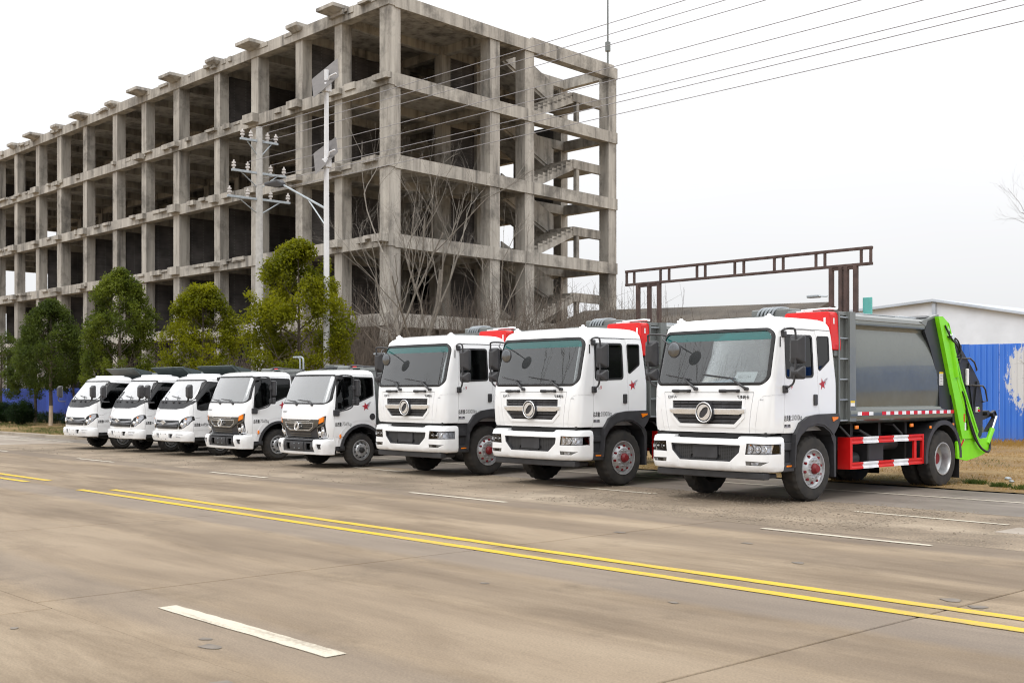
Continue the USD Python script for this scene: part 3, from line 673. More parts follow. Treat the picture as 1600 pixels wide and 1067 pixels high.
M['ware'] = plain('pale_cladding', (.66, .70, .76), .6, scale=.6, var=.08)
M['ware_roof'] = plain('pale_blue_roof', (.45, .50, .57), .5, scale=.6)
wh = thing('warehouse', 'pale grey warehouse with a shallow gable far behind the blue fence', 'warehouse', (0, 0, 0))
WX0, WX1, WR, WY = -56.5, -31.0, -47.4, 90.0
gab = [(WX0, -.5), (WX1, -.5), (WX1, 5.9), (WR, 9.0), (WX0, 8.4)]
obj('wall', ex('y', gab, WY, WY + 40), M['ware'], wh, smooth=False)
for (xa, za), (xb, zb) in (((WX0 - .4, 8.35), (WR, 9.0)), ((WR, 9.0), (WX1 + .4, 5.8))):
    obj('roof', MF.hull_points(np.array([(x, y, z + d) for x, z in ((xa, za), (xb, zb)) for y in (WY - .4, WY + 40.4) for d in (.02, .22)])), M['ware_roof'], wh, smooth=False)
obj('downpipe', box(WR - .15, WR + .15, WY - .2, WY - .05, 0, 8.9), M['ware_roof'], wh)

# ================================================================ fences
def cladding(name, hi, lo, patch=None):
    N = {'g': ('geometry', {}), 'm': ('mapping', {'scale': (3, 3, .5)}), 'n': ('noise_texture', {'scale': 1.0, 'detail': 6.0, 'roughness': .6}), 'r': ('rgb_ramp', {'ramp': [(.3, lo), (.7, hi)]}), 'p': ('principled_bsdf', {'roughness': .45}), 'ds': ('separate_xyz', {}), 'dr': ('map_range', {'from_min': .15, 'from_max': .9, 'to_min': .55, 'to_max': 0.0, 'clamp': True}), 'dm': ('math', {'math_type': 'multiply'}), 'dx': ('mix_color', {'b': (.16, .15, .15)}), 'oi': ('object_info', {}), 'or': ('map_range', {'to_min': .86, 'to_max': 1.1}), 'ox': ('mix_color', {'blend_type': 'multiply', 'fac': 1.0, 'use_clamp': False})}
    K = [('g.position', 'm.vector'), ('m.vector', 'n.vector'), ('n.fac', 'r.fac'), ('g.position', 'ds.vector'), ('ds.z', 'dr.value'), ('dr.result', 'dm.value1'), ('n.fac', 'dm.value2'), ('dm.value', 'dx.fac'), ('r.color', 'ox.a'), ('oi.random', 'or.value'), ('or.result', 'ox.b'), ('ox.result', 'dx.a')]
    if patch:                              # a patch where the paint has flaked off: (x, z, half width, half height)
        px, pz, hw, hh = patch
        N.update({'mm': ('mapping', {'location': (-px / hw, 0, -pz / hh), 'scale': (1 / hw, 0, 1 / hh)}), 'l': ('vector_math', {'math_type': 'length'}), 'nm': ('mapping', {'scale': (5, 0, 1.6)}), 'pn': ('noise_texture', {'scale': 2.2, 'detail': 7.0, 'roughness': .72}),
                  'pa': ('math', {'math_type': 'multiply_add', 'value2': 2.6}), 'pr': ('map_range', {'from_min': 2.20, 'from_max': 2.14, 'to_min': 0.0, 'to_max': 1.0, 'clamp': True}), 'x': ('mix_color', {'b': (.60, .60, .60)})})
        K += [('g.position', 'mm.vector'), ('mm.vector', 'l.vector1'), ('g.position', 'nm.vector'), ('nm.vector', 'pn.vector'), ('pn.fac', 'pa.value1'), ('l.value', 'pa.value3'), ('pa.value', 'pr.value'), ('pr.result', 'x.fac'), ('dx.result', 'x.a'), ('x.result', 'p.base_color')]
    else:
        K += [('dx.result', 'p.base_color')]
    return mat(name, N, K)


M['blue'] = cladding('blue_cladding', (.055, .185, .62), (.04, .15, .52), (-15.15, 2.15, .55, 1.05))
M['blue2'] = cladding('blue_violet_cladding', (.085, .14, .50), (.06, .105, .40))


def cladding_sheet(x0, w, y, z0, z1, pitch):
    """A ribbed steel sheet facing -Y."""
    prof, x = [], 0.0
    while x < w - 1e-6:
        prof += [(x, 0), (x + pitch * .72, 0), (x + pitch * .78, -.045), (x + pitch * .94, -.045)]
        x += pitch
    prof.append((w, 0))
    prof = [(min(a, w), b) for a, b in prof]
    f = [(x0 + a, y + b) for a, b in prof] + [(x0 + a, y + b + .004) for a, b in prof[::-1]]
    return ex('z', f, z0, z1)


fr = thing('blue_fence', 'tall blue ribbed steel fence with a flaked white patch behind the nearest truck', 'fence')
for k in range(34):
    x = -24.0 + .9 * k
    obj('panel', cladding_sheet(x + .003, .894, 34.0 + (.006 if k % 2 else 0), .05, 3.15 + rng.uniform(-.015, .015), .18), M['blue'], fr, smooth=False)
for k in range(12):
    obj('post', cbox(-23.9 + 2.7 * k, -23.84 + 2.7 * k, 34.03, 34.09, 0, 3.0, .005), M['galv'], fr)
obj('rail', [cbox(-24, 6.5, 34.03, 34.07, z, z + .05, .005) for z in (.6, 1.7, 2.8)], M['galv'], fr)
fl = thing('blue_fence', 'low violet-blue ribbed fence behind the hedge at the far left', 'fence')
for k in range(64):
    x = -108 + .9 * k
    obj('panel', cladding_sheet(x + .003, .894, 25.0 + (.006 if k % 2 else 0), .1, 1.92 + rng.uniform(-.02, .02), .15), M['blue2'], fl, smooth=False)
for k in range(20):
    obj('post', cbox(-107.9 + 3 * k, -107.84 + 3 * k, 25.03, 25.09, 0, 1.8, .005), M['galv'], fl)

# ================================================================ poles and wires
M['pole_white'] = plain('white_pole_paint', (.62, .62, .63), .4, var=.06)
M['pole_conc'] = plain('pale_spun_concrete', (.42, .41, .39), .8, var=.15)
M['panel_glass'] = plain('solar_panel', (.13, .12, .115), .6, var=.2)
lp = thing('street_lamp', 'tall white street lamp pole before the largest leafy tree', 'street lamp', (-33.70, 22.45, 0))
obj('pole', cyl((0, 0, .05), (0, 0, 12.6), .115, 16, .075), M['pole_white'], lp)
obj('foot', [cbox(-.2, .2, -.2, .2, .02, .16, .02)], M['pole_white'], lp)
for z, q in ((12.1, 1.0), (9.55, .85)):
    V = [(-.75 * q, -.1, z + .30), (.05 * q, -.55 * q, z - .55), (.35 * q, .2, z + .2), (-.1 * q, .45 * q, z + .95 * q)]
    m_ = MF.hull_points(np.array([np.array(v) + np.array(d) for v in V for d in ((0, 0, 0), (.02, .05, .06))]))
    h = obj('lamp_panel', m_, M['panel_glass'], lp, smooth=False)
    obj('clamp', [rbox(-.13, .13, -.13, .13, z - .25, z + .05, .03), tube([(0, 0, z), (.2, .0, z + .25), (.5 * q, .05, z + .3)], .03, 6)], M['pole_white'], h)
la = np.array([-2.75, -.2, 9.15]); lb = np.array([0, 0, 7.9])
ar = obj('lamp_arm', [tube([lb, lb * .4 + la * .6, la], [.045, .04, .035], 8), tube([(0, 0, 7.3), lb * .62 + la * .38], .025, 6)], M['galv'], lp)
obj('lamp_head', MF.batch_hull([rbox(-3.5, -2.6, -.33, -.05, 9.10, 9.22, .04), rbox(-2.8, -2.4, -.28, -.1, 8.95, 9.1, .03)]), M['trim'], ar)
up = thing('utility_pole', 'pale concrete utility pole with crossarms in front of the concrete building', 'utility pole', (-44.04, 25.97, 0))
obj('pole', cyl((0, 0, 0), (0, 0, 12.9), .19, 18, .13), M['pole_conc'], up)
arms = [(12.3, .9), (10.95, 1.3), (9.85, 1.5)]
M['porcelain'] = plain('porcelain', (.55, .52, .50), .2)
for z, hw in arms:
    a = obj('crossarm', [cbox(-.05, .05, -hw, hw, z - .05, z + .05, .01), tube([(0, -hw * .7, z), (0, -.1, z - .6)], .025, 5), tube([(0, hw * .7, z), (0, .1, z - .6)], .025, 5)], M['galv'], up)
    for y in (-hw + .1, -min(.55, hw - .5), min(.55, hw - .5), hw - .1):
        obj('insulator', [cyl((0, y, z + .05), (0, y, z + .42), .05, 10, .03), cyl((0, y, z + .15), (0, y, z + .22), .09, 12), cyl((0, y, z + .27), (0, y, z + .33), .08, 12)], M['porcelain'], a)
# the wires run on from this pole over the trucks to a pole out of the picture
up2 = copy_of(up, (16.0, 26.0, 0), 'pale concrete utility pole out of view at the far right')
up2.SetCustomDataByKey('category', 'utility pole')
M['wire'] = plain('wire', (.25, .24, .25), .7)
wires = [(12.72, .4), (12.72, -.4), (12.3, .15), (11.36, .55), (11.36, -.55), (10.75, .2), (10.30, .55), (10.30, -.55)]
place_ = ('topmost', 'second', 'third', 'fourth', 'fifth', 'sixth', 'seventh', 'lowest')
for k, (z, y) in enumerate(wires):
    n = 22
    P_ = [(-44.04 + 60.04 * i / n, 25.97 + y, z - .22 * 4 * (i / n) * (1 - i / n)) for i in range(n + 1)]
    obj('power_line', tube(P_, .012, 5), M['wire'], None, label=f'thin dark overhead wire crossing the white sky, {place_[k]} of the eight', cat='wire', group=None)

# ================================================================ vehicles
class Cab:
    """A cab as a loft of rounded outlines. levels: (z, front y, rear y, half width); everything is offset inwards by d where asked."""

    def __init__(self, levels, rx, ry, bulge, rr=0.07):
        self.L, self.rx, self.ry, self.bulge, self.rr = levels, rx, ry, bulge, rr

    def at(self, z):
        L = self.L
        return [float(np.interp(z, [l[0] for l in L], [l[k] for l in L])) for k in (1, 2, 3)]

    def front(self, x, z, d=0.0):
        yf, yb, hw = self.at(z)
        xc = hw - self.rx
        if abs(x) <= xc:
            return yf + self.bulge * (x / xc) ** 2 - d
        t = min(1.0, (abs(x) - xc) / self.rx)
        return yf + self.bulge + self.ry * (1 - math.sqrt(max(0, 1 - t * t))) - d

    def solid(self, d=0.0):
        L = self.L
        zs = [l[0] for l in L]
        rings = []
        for i, (z, yf, yb, hw) in enumerate(L):
            zz = z + d if i == 0 else (z - d * (1.0 if i == len(L) - 1 else max(0.0, (z - zs[0]) / (zs[-1] - zs[0]) - .5) * 2) if d > 0 else z + (0 if i < len(L) - 6 else -d))
            rings.append((zz, self.outline(yf + d, yb - d, hw - d, d)))
        n = len(rings[0][1])
        V = np.vstack([np.column_stack([r, np.full(n, z)]) for z, r in rings] + [[[0, (rings[0][1][:, 1].mean()), rings[0][0]]], [[0, rings[-1][1][:, 1].mean(), rings[-1][0]]]])
        F = []
        m = len(rings)
        for i in range(m - 1):
            for j in range(n):
                k = (j + 1) % n
                a, b, c, e = i * n + j, i * n + k, (i + 1) * n + k, (i + 1) * n + j
                F += [[a, b, c], [a, c, e]]
        for j in range(n):
            k = (j + 1) % n
            F += [[m * n, k, j], [m * n + 1, (m - 1) * n + j, (m - 1) * n + k]]
        r = MF(m3.Mesh(np.asarray(V, np.float32), np.asarray(F, np.uint32)))
        assert r.num_tri() > 0, r.status()
        return r

    def outline(self, yf, yb, hw, d=0.0):
        rx, ry, rr = max(.02, self.rx - d), max(.02, self.ry - d), max(.01, self.rr - d)
        xc, P = hw - rx, []
        for x in np.linspace(-xc, xc, 11):
            P.append((x, yf + self.bulge * (x / xc) ** 2))
        for t in np.linspace(0, math.pi / 2, 9)[1:]:
            P.append((xc + rx * math.sin(t), yf + self.bulge + ry * (1 - math.cos(t))))
        for t in np.linspace(0, math.pi / 2, 5):
            P.append((hw - rr + rr * math.cos(t), yb - rr + rr * math.sin(t)))
        for t in np.linspace(0, math.pi / 2, 5):
            P.append((-hw + rr - rr * math.sin(t), yb - rr + rr * math.cos(t)))
        for t in np.linspace(math.pi / 2, 0, 9)[:-1]:
            P.append((-xc - rx * math.sin(t), yf + self.bulge + ry * (1 - math.cos(t))))
        return np.array(P)


def both(m):
    return m + m.mirror((1, 0, 0))


def wheel(parent, x, y, R, w, rim_r, outward, style, name='wheel'):
    """A tyre with tread lugs on a pressed steel rim; outward is the side (+1 or -1) that faces away from the truck."""
    g = part_group(name, parent)
    n = 96
    prof = [(rim_r - .01, -w / 2 + .02), (rim_r + .02, -w / 2), (R * .82, -w / 2 - .006), (R - .035, -w / 2 + .012), (R - .004, -w / 2 + .045), (R, -w / 4), (R, w / 4), (R - .004, w / 2 - .045), (R - .035, w / 2 - .012), (R * .82, w / 2 + .006), (rim_r + .02, w / 2), (rim_r - .01, w / 2 - .02)]
    V, k = [], len(prof)
    for i in range(n):
        a = 2 * math.pi * (i + .5) / n
        for j, (r, s) in enumerate(prof):
            r2 = r - (0.016 if (i // 2) % 2 and j in (4, 7) else 0) - (0.011 if (i // 2 + j) % 2 and j in (5, 6) else 0) - (0.006 if (i // 2) % 2 and j in (3, 8) else 0)
            V.append((x + s * outward, y + r2 * math.cos(a), R + r2 * math.sin(a)))
    F = []
    for i in range(n):
        for j in range(k - 1):
            a, b = i * k + j, ((i + 1) % n) * k + j
            F += [[a, b, b + 1], [a, b + 1, a + 1]] if outward > 0 else [[a, b + 1, b], [a, a + 1, b + 1]]
    obj('tyre', trimesh.Trimesh(V, F, process=False), M['rubber'], g, smooth=28)

    def X(s):
        return x + outward * s

    def disc(r0, s0, r1, s1, rings):
        """A revolved profile: list of (radius, outward offset)."""
        m, vv, ff = len(rings), [], []
        for i in range(64):
            a = 2 * math.pi * i / 64
            vv += [(X(s), y + r * math.cos(a), R + r * math.sin(a)) for r, s in rings]
        for i in range(64):
            for j in range(m - 1):
                a, b = i * m + j, ((i + 1) % 64) * m + j
                ff += [[a, b, b + 1], [a, b + 1, a + 1]] if outward > 0 else [[a, b + 1, b], [a, a + 1, b + 1]]
        return trimesh.Trimesh(vv, ff, process=False)
    h = w / 2
    if style == 'front':
        rim = disc(0, 0, 0, 0, [(rim_r + .012, h - .012), (rim_r + .008, h + .006), (rim_r - .008, h + .006), (rim_r - .018, h - .03), (rim_r - .05, h - .05), (rim_r * .68, h - .005), (rim_r * .60, h + .012), (rim_r * .52, h + .014), (rim_r * .42, h + .014), (rim_r * .34, h + .012), (0.0, h + .012)])
        obj('rim', rim, M['steel'], g, smooth=25)
        holes = [cyl((X(h - .05), y + rim_r * .73 * math.cos(a), R + rim_r * .73 * math.sin(a)), (X(h + .006), y + rim_r * .73 * math.cos(a), R + rim_r * .73 * math.sin(a)), rim_r * .068, 12) for a in np.arange(10) * math.pi / 5 + .2]
        obj('hand_hole', holes, M['hub_red'] if R > .45 else M['chassis'], g)
        nuts = [cyl((X(h), y + rim_r * .47 * math.cos(a), R + rim_r * .47 * math.sin(a)), (X(h + .045), y + rim_r * .47 * math.cos(a), R + rim_r * .47 * math.sin(a)), rim_r * .05, 6) for a in np.arange(10 if R > .45 else 6) * 2 * math.pi / (10 if R > .45 else 6)]
        obj('wheel_nut', nuts, M['steel'], g)
        hub = disc(0, 0, 0, 0, [(rim_r * .29, h + .0), (rim_r * .28, h + .04), (rim_r * .22, h + .06), (rim_r * .19, h + .085), (0, h + .09)])
        obj('hub', hub, M['hub_red'] if R > .45 else M['chassis'], g)
    elif style == 'rear':
        rim = disc(0, 0, 0, 0, [(rim_r + .012, h - .012), (rim_r + .008, h + .006), (rim_r - .01, h + .006), (rim_r - .03, h - .04), (rim_r - .035, h - .16), (rim_r * .7, h - .19), (rim_r * .5, h - .2), (0.0, h - .2)])
        obj('rim', rim, M['steel'], g, smooth=25)
        obj('hub', cyl((X(h - .21), y, R), (X(h - .12), y, R), rim_r * .36, 20), M['hub_red'], g)
    else:
        rim = disc(0, 0, 0, 0, [(rim_r + .012, h - .012), (rim_r - .01, h + .004), (rim_r - .03, h - .05), (0.0, h - .07)])
        obj('rim', rim, M['steel'], g, smooth=25)
    return g


def emblem(r):
    """The round badge: a ring holding two swallow-shaped blades that chase each other."""
    ring = CS.circle(r * .065, 12).translate((r * .93, 0)).revolve(48).translate((0, 0, .012))
    A = np.radians(np.linspace(38, 232, 26))
    th = [.05 + .40 * math.sin(math.pi * k / 25) ** 1.2 for k in range(26)]
    a = [(.80 * math.cos(q), .80 * math.sin(q)) for q in A] + [((.80 - t) * math.cos(q), (.80 - t) * math.sin(q)) for q, t in list(zip(A, th))[::-1]]
    b = [(-x, -y) for x, y in a]
    w = sum((CS([np.array(p) * r * .95], EO).extrude(.016) for p in (a, b)), MF())
    return ring + w


def star_sticker(s):
    """A red five-point star with a grey swoosh trailing from it, in the xy plane."""
    p = [(s * (.62 if k % 2 == 0 else .25) * math.cos(math.pi / 2 + k * math.pi / 5 + .2), s * (.62 if k % 2 == 0 else .25) * math.sin(math.pi / 2 + k * math.pi / 5 + .2)) for k in range(10)]
    star = CS([p], EO).extrude(.0015)
    sw = CS([[(0.1 * s, -.34 * s), (.34 * s, -.18 * s), (.62 * s, .05 * s), (.66 * s, .34 * s), (.98 * s, .62 * s), (.62 * s, .6 * s), (.1 * s, .28 * s)]], EO).extrude(.001)
    return star, sw - star.translate((0, 0, -.0005))


def seats_and_dash(p, cab, zf, dash_z, dash_y, seat_y, hw, mid=False, sw_x=.5):
    obj('dashboard', rbox(-hw, hw, dash_y - .22, dash_y + .22, zf, dash_z, .07), M['dash'], p)
    for x in (-.52 * hw / .95, .52 * hw / .95):
        s = [rbox(x - .25, x + .25, seat_y - .5, seat_y - .02, zf + .12, zf + .32, .06), rbox(x - .24, x + .24, seat_y - .12, seat_y + .03, zf + .25, zf + .92, .06), rbox(x - .13, x + .13, seat_y - .1, seat_y, zf + .94, zf + 1.14, .04)]
        q = obj('seat', s, M['seat'], p)
        obj('plastic_cover', [rbox(x - .27, x + .27, seat_y - .15, seat_y + .05, zf + .24, zf + 1.0, .05)], M['film'], q)
    c = np.array([sw_x, dash_y + .34, dash_z + .03])
    up, si = np.array([0, .45, .89]), np.array([1.0, 0, 0])
    ring = [c + .21 * (math.cos(a) * si + math.sin(a) * up) for a in np.linspace(0, 2 * math.pi, 25)]
    obj('steering_wheel', [tube(ring, .015, 6), tube([c, c - np.array([0, .3, .2])], .025, 6), tube([ring[0], c, ring[12]], .012, 5)], M['trim'], p)


def mass_text(h, kg):
    a, x = han('总质量', h, .0015, .62)
    b = text(f':{kg}kg', h * .92, .0015)
    b.apply_scale((.62, 1, 1))
    b.apply_translation((x, h * .06, 0))
    return trimesh.util.concatenate([a, b])


# ---------------------------------------------------------------- the large compactor truck
BIG_R, BIG_X = 0.52, 1.16
big_cab = Cab([(1.10, -1.21, .70, 1.15), (1.18, -1.235, .70, 1.16), (1.45, -1.25, .70, 1.162), (1.80, -1.235, .70, 1.16), (1.88, -1.215, .70, 1.158), (1.97, -1.195, .69, 1.156), (2.3, -1.115, .64, 1.148), (2.62, -1.035, .59, 1.138), (2.70, -1.01, .575, 1.130),
               (2.78, -.985, .56, 1.118), (2.835, -.94, .54, 1.09), (2.878, -.87, .50, 1.035), (2.905, -.78, .45, .965), (2.924, -.64, .36, .845), (2.932, -.45, .2, .66)], .16, .17, .05)


def build_big():
    t = thing('garbage_truck', None, 'truck')
    C = big_cab
    out, inn = C.solid(), C.solid(.05)
    shell = out - inn
    arch = [(-.62, .9), (-.55, 1.08), (-.42, 1.245), (-.21, 1.34), (.08, 1.375), (.9, 1.38), (.9, .9)]
    archp = ex('x', arch, -2, 2)
    ws = cs([(-1.09, 1.87), (1.09, 1.87), (1.07, 2.70), (-1.07, 2.70)], .13)
    win = cs([(-.73, 1.96), (0.0, 1.985), (-.025, 2.615), (-.735, 2.605)], .05)
    qwin = cs([(.165, 2.07), (.46, 2.25), (.455, 2.615), (.13, 2.61)], .03)
    WS = lambda g=0.0: ex('y', ws.offset(g, JR, 2, 32) if g else ws, -2, -.72)
    SW = lambda c, g=0.0: both(ex('x', c.offset(g, JR, 2, 32) if g else c, .8, 1.6))
    shell = shell - archp - WS(-.004) - SW(win, -.004) - SW(qwin, -.004)
    door_c = cs([(-.805, 1.0), (-.765, 2.71), (.085, 2.71), (.165, 1.37), (.165, 1.0)])
    DP = lambda g: both(ex('x', door_c.offset(g, JR, 2, 16), .9, 1.6)) - ex('x', cs(arch).offset(.012 + g * .0, JR, 2, 16), -2, 2)
    hood_c = cs([(-.78, 1.03), (.78, 1.03), (.885, 1.73), (-.885, 1.73)])
    HP = lambda g: ex('y', hood_c.offset(g, JR, 2, 16), -2, -.95)
    doors, hood = shell ^ DP(-.004), shell ^ HP(-.004)
    defl_c = cs([(.90, 1.115), (1.20, 1.115), (1.20, 1.69), (1.05, 1.665), (.985, 1.61)])
    rest = shell - DP(.004) - HP(.004)
    line = ex('y', cs(defl_c).offset(.006, JR, 2, 16) - cs(defl_c), -2, -.6)
    rest = rest - both(line ^ (out - C.solid(.012)))
    # the hood's grille opening
    gr = cs([(-.69, 1.60), (.69, 1.60), (.685, 1.40), (.68, 1.36), (.54, 1.235), (-.54, 1.235), (-.68, 1.36), (-.685, 1.40)])
    hood = hood - ex('y', gr, -2, -.9)
    frame = (C.solid(-.010) - C.solid(.03)) ^ ex('y', gr.offset(.05, m3.JoinType.Miter) - gr, -2, -.9)
    frame = frame - ex('y', [(-2, 1.62), (2, 1.62), (2, 2), (-2, 2)], -2, 0)
    cabm = obj('cab', rest, M['white'], t)
    obj('roof_seam', (C.solid(-.004) - C.solid(.002)) ^ both(ex('x', [(-.76, 2.722), (.56, 2.722), (.56, 2.728), (-.76, 2.728)], .9, 1.4)), M['seal'], cabm)
    for s in (1, -1):
        d = obj('door', doors ^ box(*((0, 2) if s > 0 else (-2, 0)), -3, 3, 0, 4), M['white'], t)
        obj('door_handle', rbox(*((1.15, 1.185) if s > 0 else (-1.185, -1.15)), .0, .105, 1.525, 1.70, .016), M['trim'], d)
        g = (C.solid(.008) - C.solid(.016)) ^ SW(win, .01) ^ box(*((0, 2) if s > 0 else (-2, 0)), -3, 3, 0, 4)
        obj('side_window', g, M['side_glass'], d)
        ring = (C.solid(-.003) - C.solid(.03)) ^ (SW(win, .022) - SW(win, -.012)) ^ box(*((0, 2) if s > 0 else (-2, 0)), -3, 3, 0, 4)
        obj('window_seal', ring, M['seal'], d)
    obj('quarter_window', (C.solid(.004) - C.solid(.012)) ^ SW(qwin, .01), M['side_glass'], cabm)
    obj('quarter_window_seal', (C.solid(-.002) - C.solid(.02)) ^ (SW(qwin, .018) - SW(qwin, -.008)), M['seal'], cabm)
    pane = (C.solid(.010) - C.solid(.018)) ^ WS(.02)
    top = ex('y', [(-2, 2.55), (2, 2.55), (2, 3), (-2, 3)], -2, 2)
    w = obj('windscreen', pane - top, M['windscreen'], t)
    obj('sunshade_band', pane ^ top, M['band'], w)
    obj('windscreen_seal', (C.solid(-.004) - C.solid(.03)) ^ (WS(.03) - WS(-.016)), M['seal'], w)
    h = obj('hood', hood, M['white'], t)
    obj('grille_surround', frame, M['white'], h)
    # grille: dark back, ribbed bars, a chrome band and the badge
    G = part_group('grille', t)
    gin = gr.offset(-.006, JR, 2, 16)
    obj('grille_back', (C.solid(.045) - C.solid(.07)) ^ ex('y', gr.offset(.03, JR, 2, 16), -2, -.9), M['seal'], G)
    for z0, z1 in ((1.55, 1.592), (1.487, 1.535), (1.325, 1.375), (1.252, 1.305)):
        bar = (C.solid(.008) - C.solid(.05)) ^ ex('y', gin, -2, -.9) ^ box(-1, 1, -2, 0, z0, z1)
        obj('grille_bar', bar, M['trim'], G)
        obj('grille_stud', [(C.solid(.002) - C.solid(.02)) ^ box(x - .045, x + .045, -2, 0, (z0 + z1) / 2 - .012, (z0 + z1) / 2 + .010) for x in np.linspace(-.58, .58, 8) if abs(x) < (.7 if z0 > 1.4 else .52)], M['trim'], G)
    chrome = cs([(-.75, 1.478), (.75, 1.478), (.74, 1.425), (.64, 1.385), (-.64, 1.385), (-.74, 1.425)])
    obj('chrome_band', (C.solid(-.022) - C.solid(.02)) ^ ex('y', chrome, -2, -.9), M['chrome'], G)
    obj('badge_plate', cyl((0, -1.292, 1.415), (0, -1.22, 1.415), .172, 40), M['trim'], G)
    obj('badge', place(emblem(.165), FRONT, (0, -1.291, 1.415)), M['chrome'], G)
    for x0 in (-.68, .27):
        obj('grab_handle', [rbox(x0, x0 + .37, C.front(x0 + .18, 1.755) - .058, C.front(x0 + .18, 1.755) - .022, 1.738, 1.775, .016), rbox(x0, x0 + .13, C.front(x0 + .05, 1.755) - .05, C.front(x0 + .05, 1.755) + .01, 1.733, 1.780, .016), rbox(x0 + .31, x0 + .37, C.front(x0 + .35, 1.755) - .05, C.front(x0 + .35, 1.755) + .02, 1.735, 1.778, .016)], M['trim'], cabm)
    # lettering
    tx = text('DFAC', .042, .004, True); tx.apply_scale((1.7, 1, 1))
    obj('lettering', place(tx, FRONT, (-.80, C.front(-.68, 1.655) - .001, 1.64)), M['grey_ink'], h)
    hz, _ = han('东风多利卡', .052, .004, 1.0)
    obj('lettering', place(hz, FRONT, (.52, C.front(.68, 1.655) - .001, 1.635)), M['ink'], h)
    tx = text('DFAC', .018, .002)
    obj('lettering', place(tx, FRONT, (1.0, C.front(1.02, 1.61) - .004, 1.61)), M['grey_ink'], cabm)
    obj('mass_lettering', place(mass_text(.085, '18000'), SIDE, (BIG_X + .0015, -.80, 1.295)), M['ink'], t)
    obj('model_lettering', place(text('D', .045, .0015), SIDE, (BIG_X + .0005, -.67, 1.785)), M['grey_ink'], t)
    obj('model_lettering', place(text('9', .06, .0015, True), SIDE, (BIG_X + .0005, -.62, 1.785)), M['star'], t)
    a, b = star_sticker(.16)
    obj('star_sticker', place(a, SIDE, (BIG_X + .0005, .26, 1.86)), M['star'], t)
    obj('swoosh_sticker', place(b, SIDE, (BIG_X + .0005, .26, 1.86)), M['sticker_grey'], t)
    obj('door_plate', [cbox(BIG_X, BIG_X + .004, -.79, -.63, 1.185, 1.235, .001)], M['ink'], t)
    obj('door_plate_print', [cbox(BIG_X + .004, BIG_X + .005, -.78, -.645, 1.192, 1.205, .0002), cbox(BIG_X + .004, BIG_X + .005, -.74, -.69, 1.212, 1.228, .0002)], M['sticker_grey'], t)
    # bumper
    B = Cab([(.50, -1.22, -.78, 1.13), (.525, -1.285, -.78, 1.165), (.60, -1.305, -.78, 1.178), (.95, -1.30, -.78, 1.178), (1.02, -1.285, -.78, 1.165), (1.045, -1.25, -.80, 1.14), (1.055, -1.19, -.82, 1.10)], .17, .20, .05, .05)
    bs = B.solid() - box(-.72, .72, -1.15, 0, 0, 2) - B.solid(.06).translate((0, .09, -.02))
    bs = bs - ex('y', [(-.60, 1.25), (-.64, 1.015), (.64, 1.015), (.60, 1.25)], -2, 2) - ex('y', [(-.66, 1.08), (-.60, 1.01), (.60, 1.01), (.66, 1.08)], -2, 0)
    mo = cs([(-.69, .915), (.69, .915), (.665, .80), (.50, .655), (-.50, .655), (-.665, .80)], .02)
    hl = cs([(.80, .945), (1.3, .935), (1.3, .785), (.775, .775)])
    fg = cs([(.78, .675), (1.15, .668), (1.05, .61), (.79, .61)])
    cut = lambda c: both(ex('y', c, -2, -.9))
    bs = bs - ex('y', mo, -2, -.9) - cut(hl) - cut(fg)
    bs = bs - both(ex('y', [(.525, .4), (.53, .66), (.534, .66), (.529, .4)], -2, -1.1) ^ (B.solid() - B.solid(.006)))
    bm = obj('bumper', bs, M['white'], t)
    ms = (B.solid(.05) - B.solid(.08)) ^ ex('y', mo.offset(.02, JR, 2, 16), -2, -.9)
    nt = ex('y', [(-.32, .655), (-.30, .74), (-.22, .765), (-.19, .655)], -2, -.9)
    obj('bumper_mesh', ms - both(nt), M['mesh'], bm)
    obj('bumper_mesh_frame', (B.solid(.012) - B.solid(.06)) ^ ex('y', mo.offset(.002, JR, 2, 16) - mo.offset(-.022, JR, 2, 16), -2, -.9), M['trim'], bm)
    obj('number_plate_holder', [(B.solid(.032) - B.solid(.052)) ^ ex('y', [(-.24, .70), (.24, .70), (.24, .895), (-.24, .895)], -2, -.9)], M['trim'], bm)
    obj('tow_cover', (B.solid(.065) - B.solid(.085)) ^ both(nt), M['seal'], bm)
    for s in (1, -1):
        half = box(*((0, 2) if s > 0 else (-2, 0)), -3, 3, 0, 4)
        L = part_group('headlight', t)
        obj('lamp_housing', ((B.solid(.035) - B.solid(.06)) ^ cut(hl.offset(.01, JR)) ^ half), M['lamp'], L)
        for x, r in ((.865, .055), (.99, .062), (1.085, .045)):
            yy = B.front(x, .86) + .05
            bowl = MF.sphere(r, 24).scale((1, .75, 1.1)).translate((s * x, yy - .018, .86)) - MF.sphere(r * .86, 24).scale((1, .9, 1.1)).translate((s * x, yy - .035, .86))
            obj('lamp_bowl', bowl, M['chrome'], L)
            obj('bulb', MF.sphere(r * .3, 12).translate((s * x, yy - .03, .86)), M['white_plastic'], L)
        obj('lamp_bezel', (B.solid(.004) - B.solid(.05)) ^ cut(hl.offset(.002, JR) - hl.offset(-.011, JR)) ^ half, M['trim'], L)
        obj('lamp_indicator', cbox(s * .86 - .02, s * .86 + .02, B.front(.86, .925) + .012, B.front(.86, .925) + .03, .915, .932), M['amber'], L)
        obj('lamp_glass', (B.solid(.006) - B.solid(.011)) ^ cut(hl.offset(.001, JR)) ^ half, M['lens'], L)
        L = part_group('fog_light', t)
        obj('lamp_housing', (B.solid(.03) - B.solid(.05)) ^ cut(fg.offset(.01, JR)) ^ half, M['lamp'], L)
        obj('lamp_bezel', (B.solid(.006) - B.solid(.045)) ^ cut((fg - cs([(.86, .66), (1.02, .66), (.99, .617), (.86, .617)]))) ^ half, M['dark_chrome'], L)
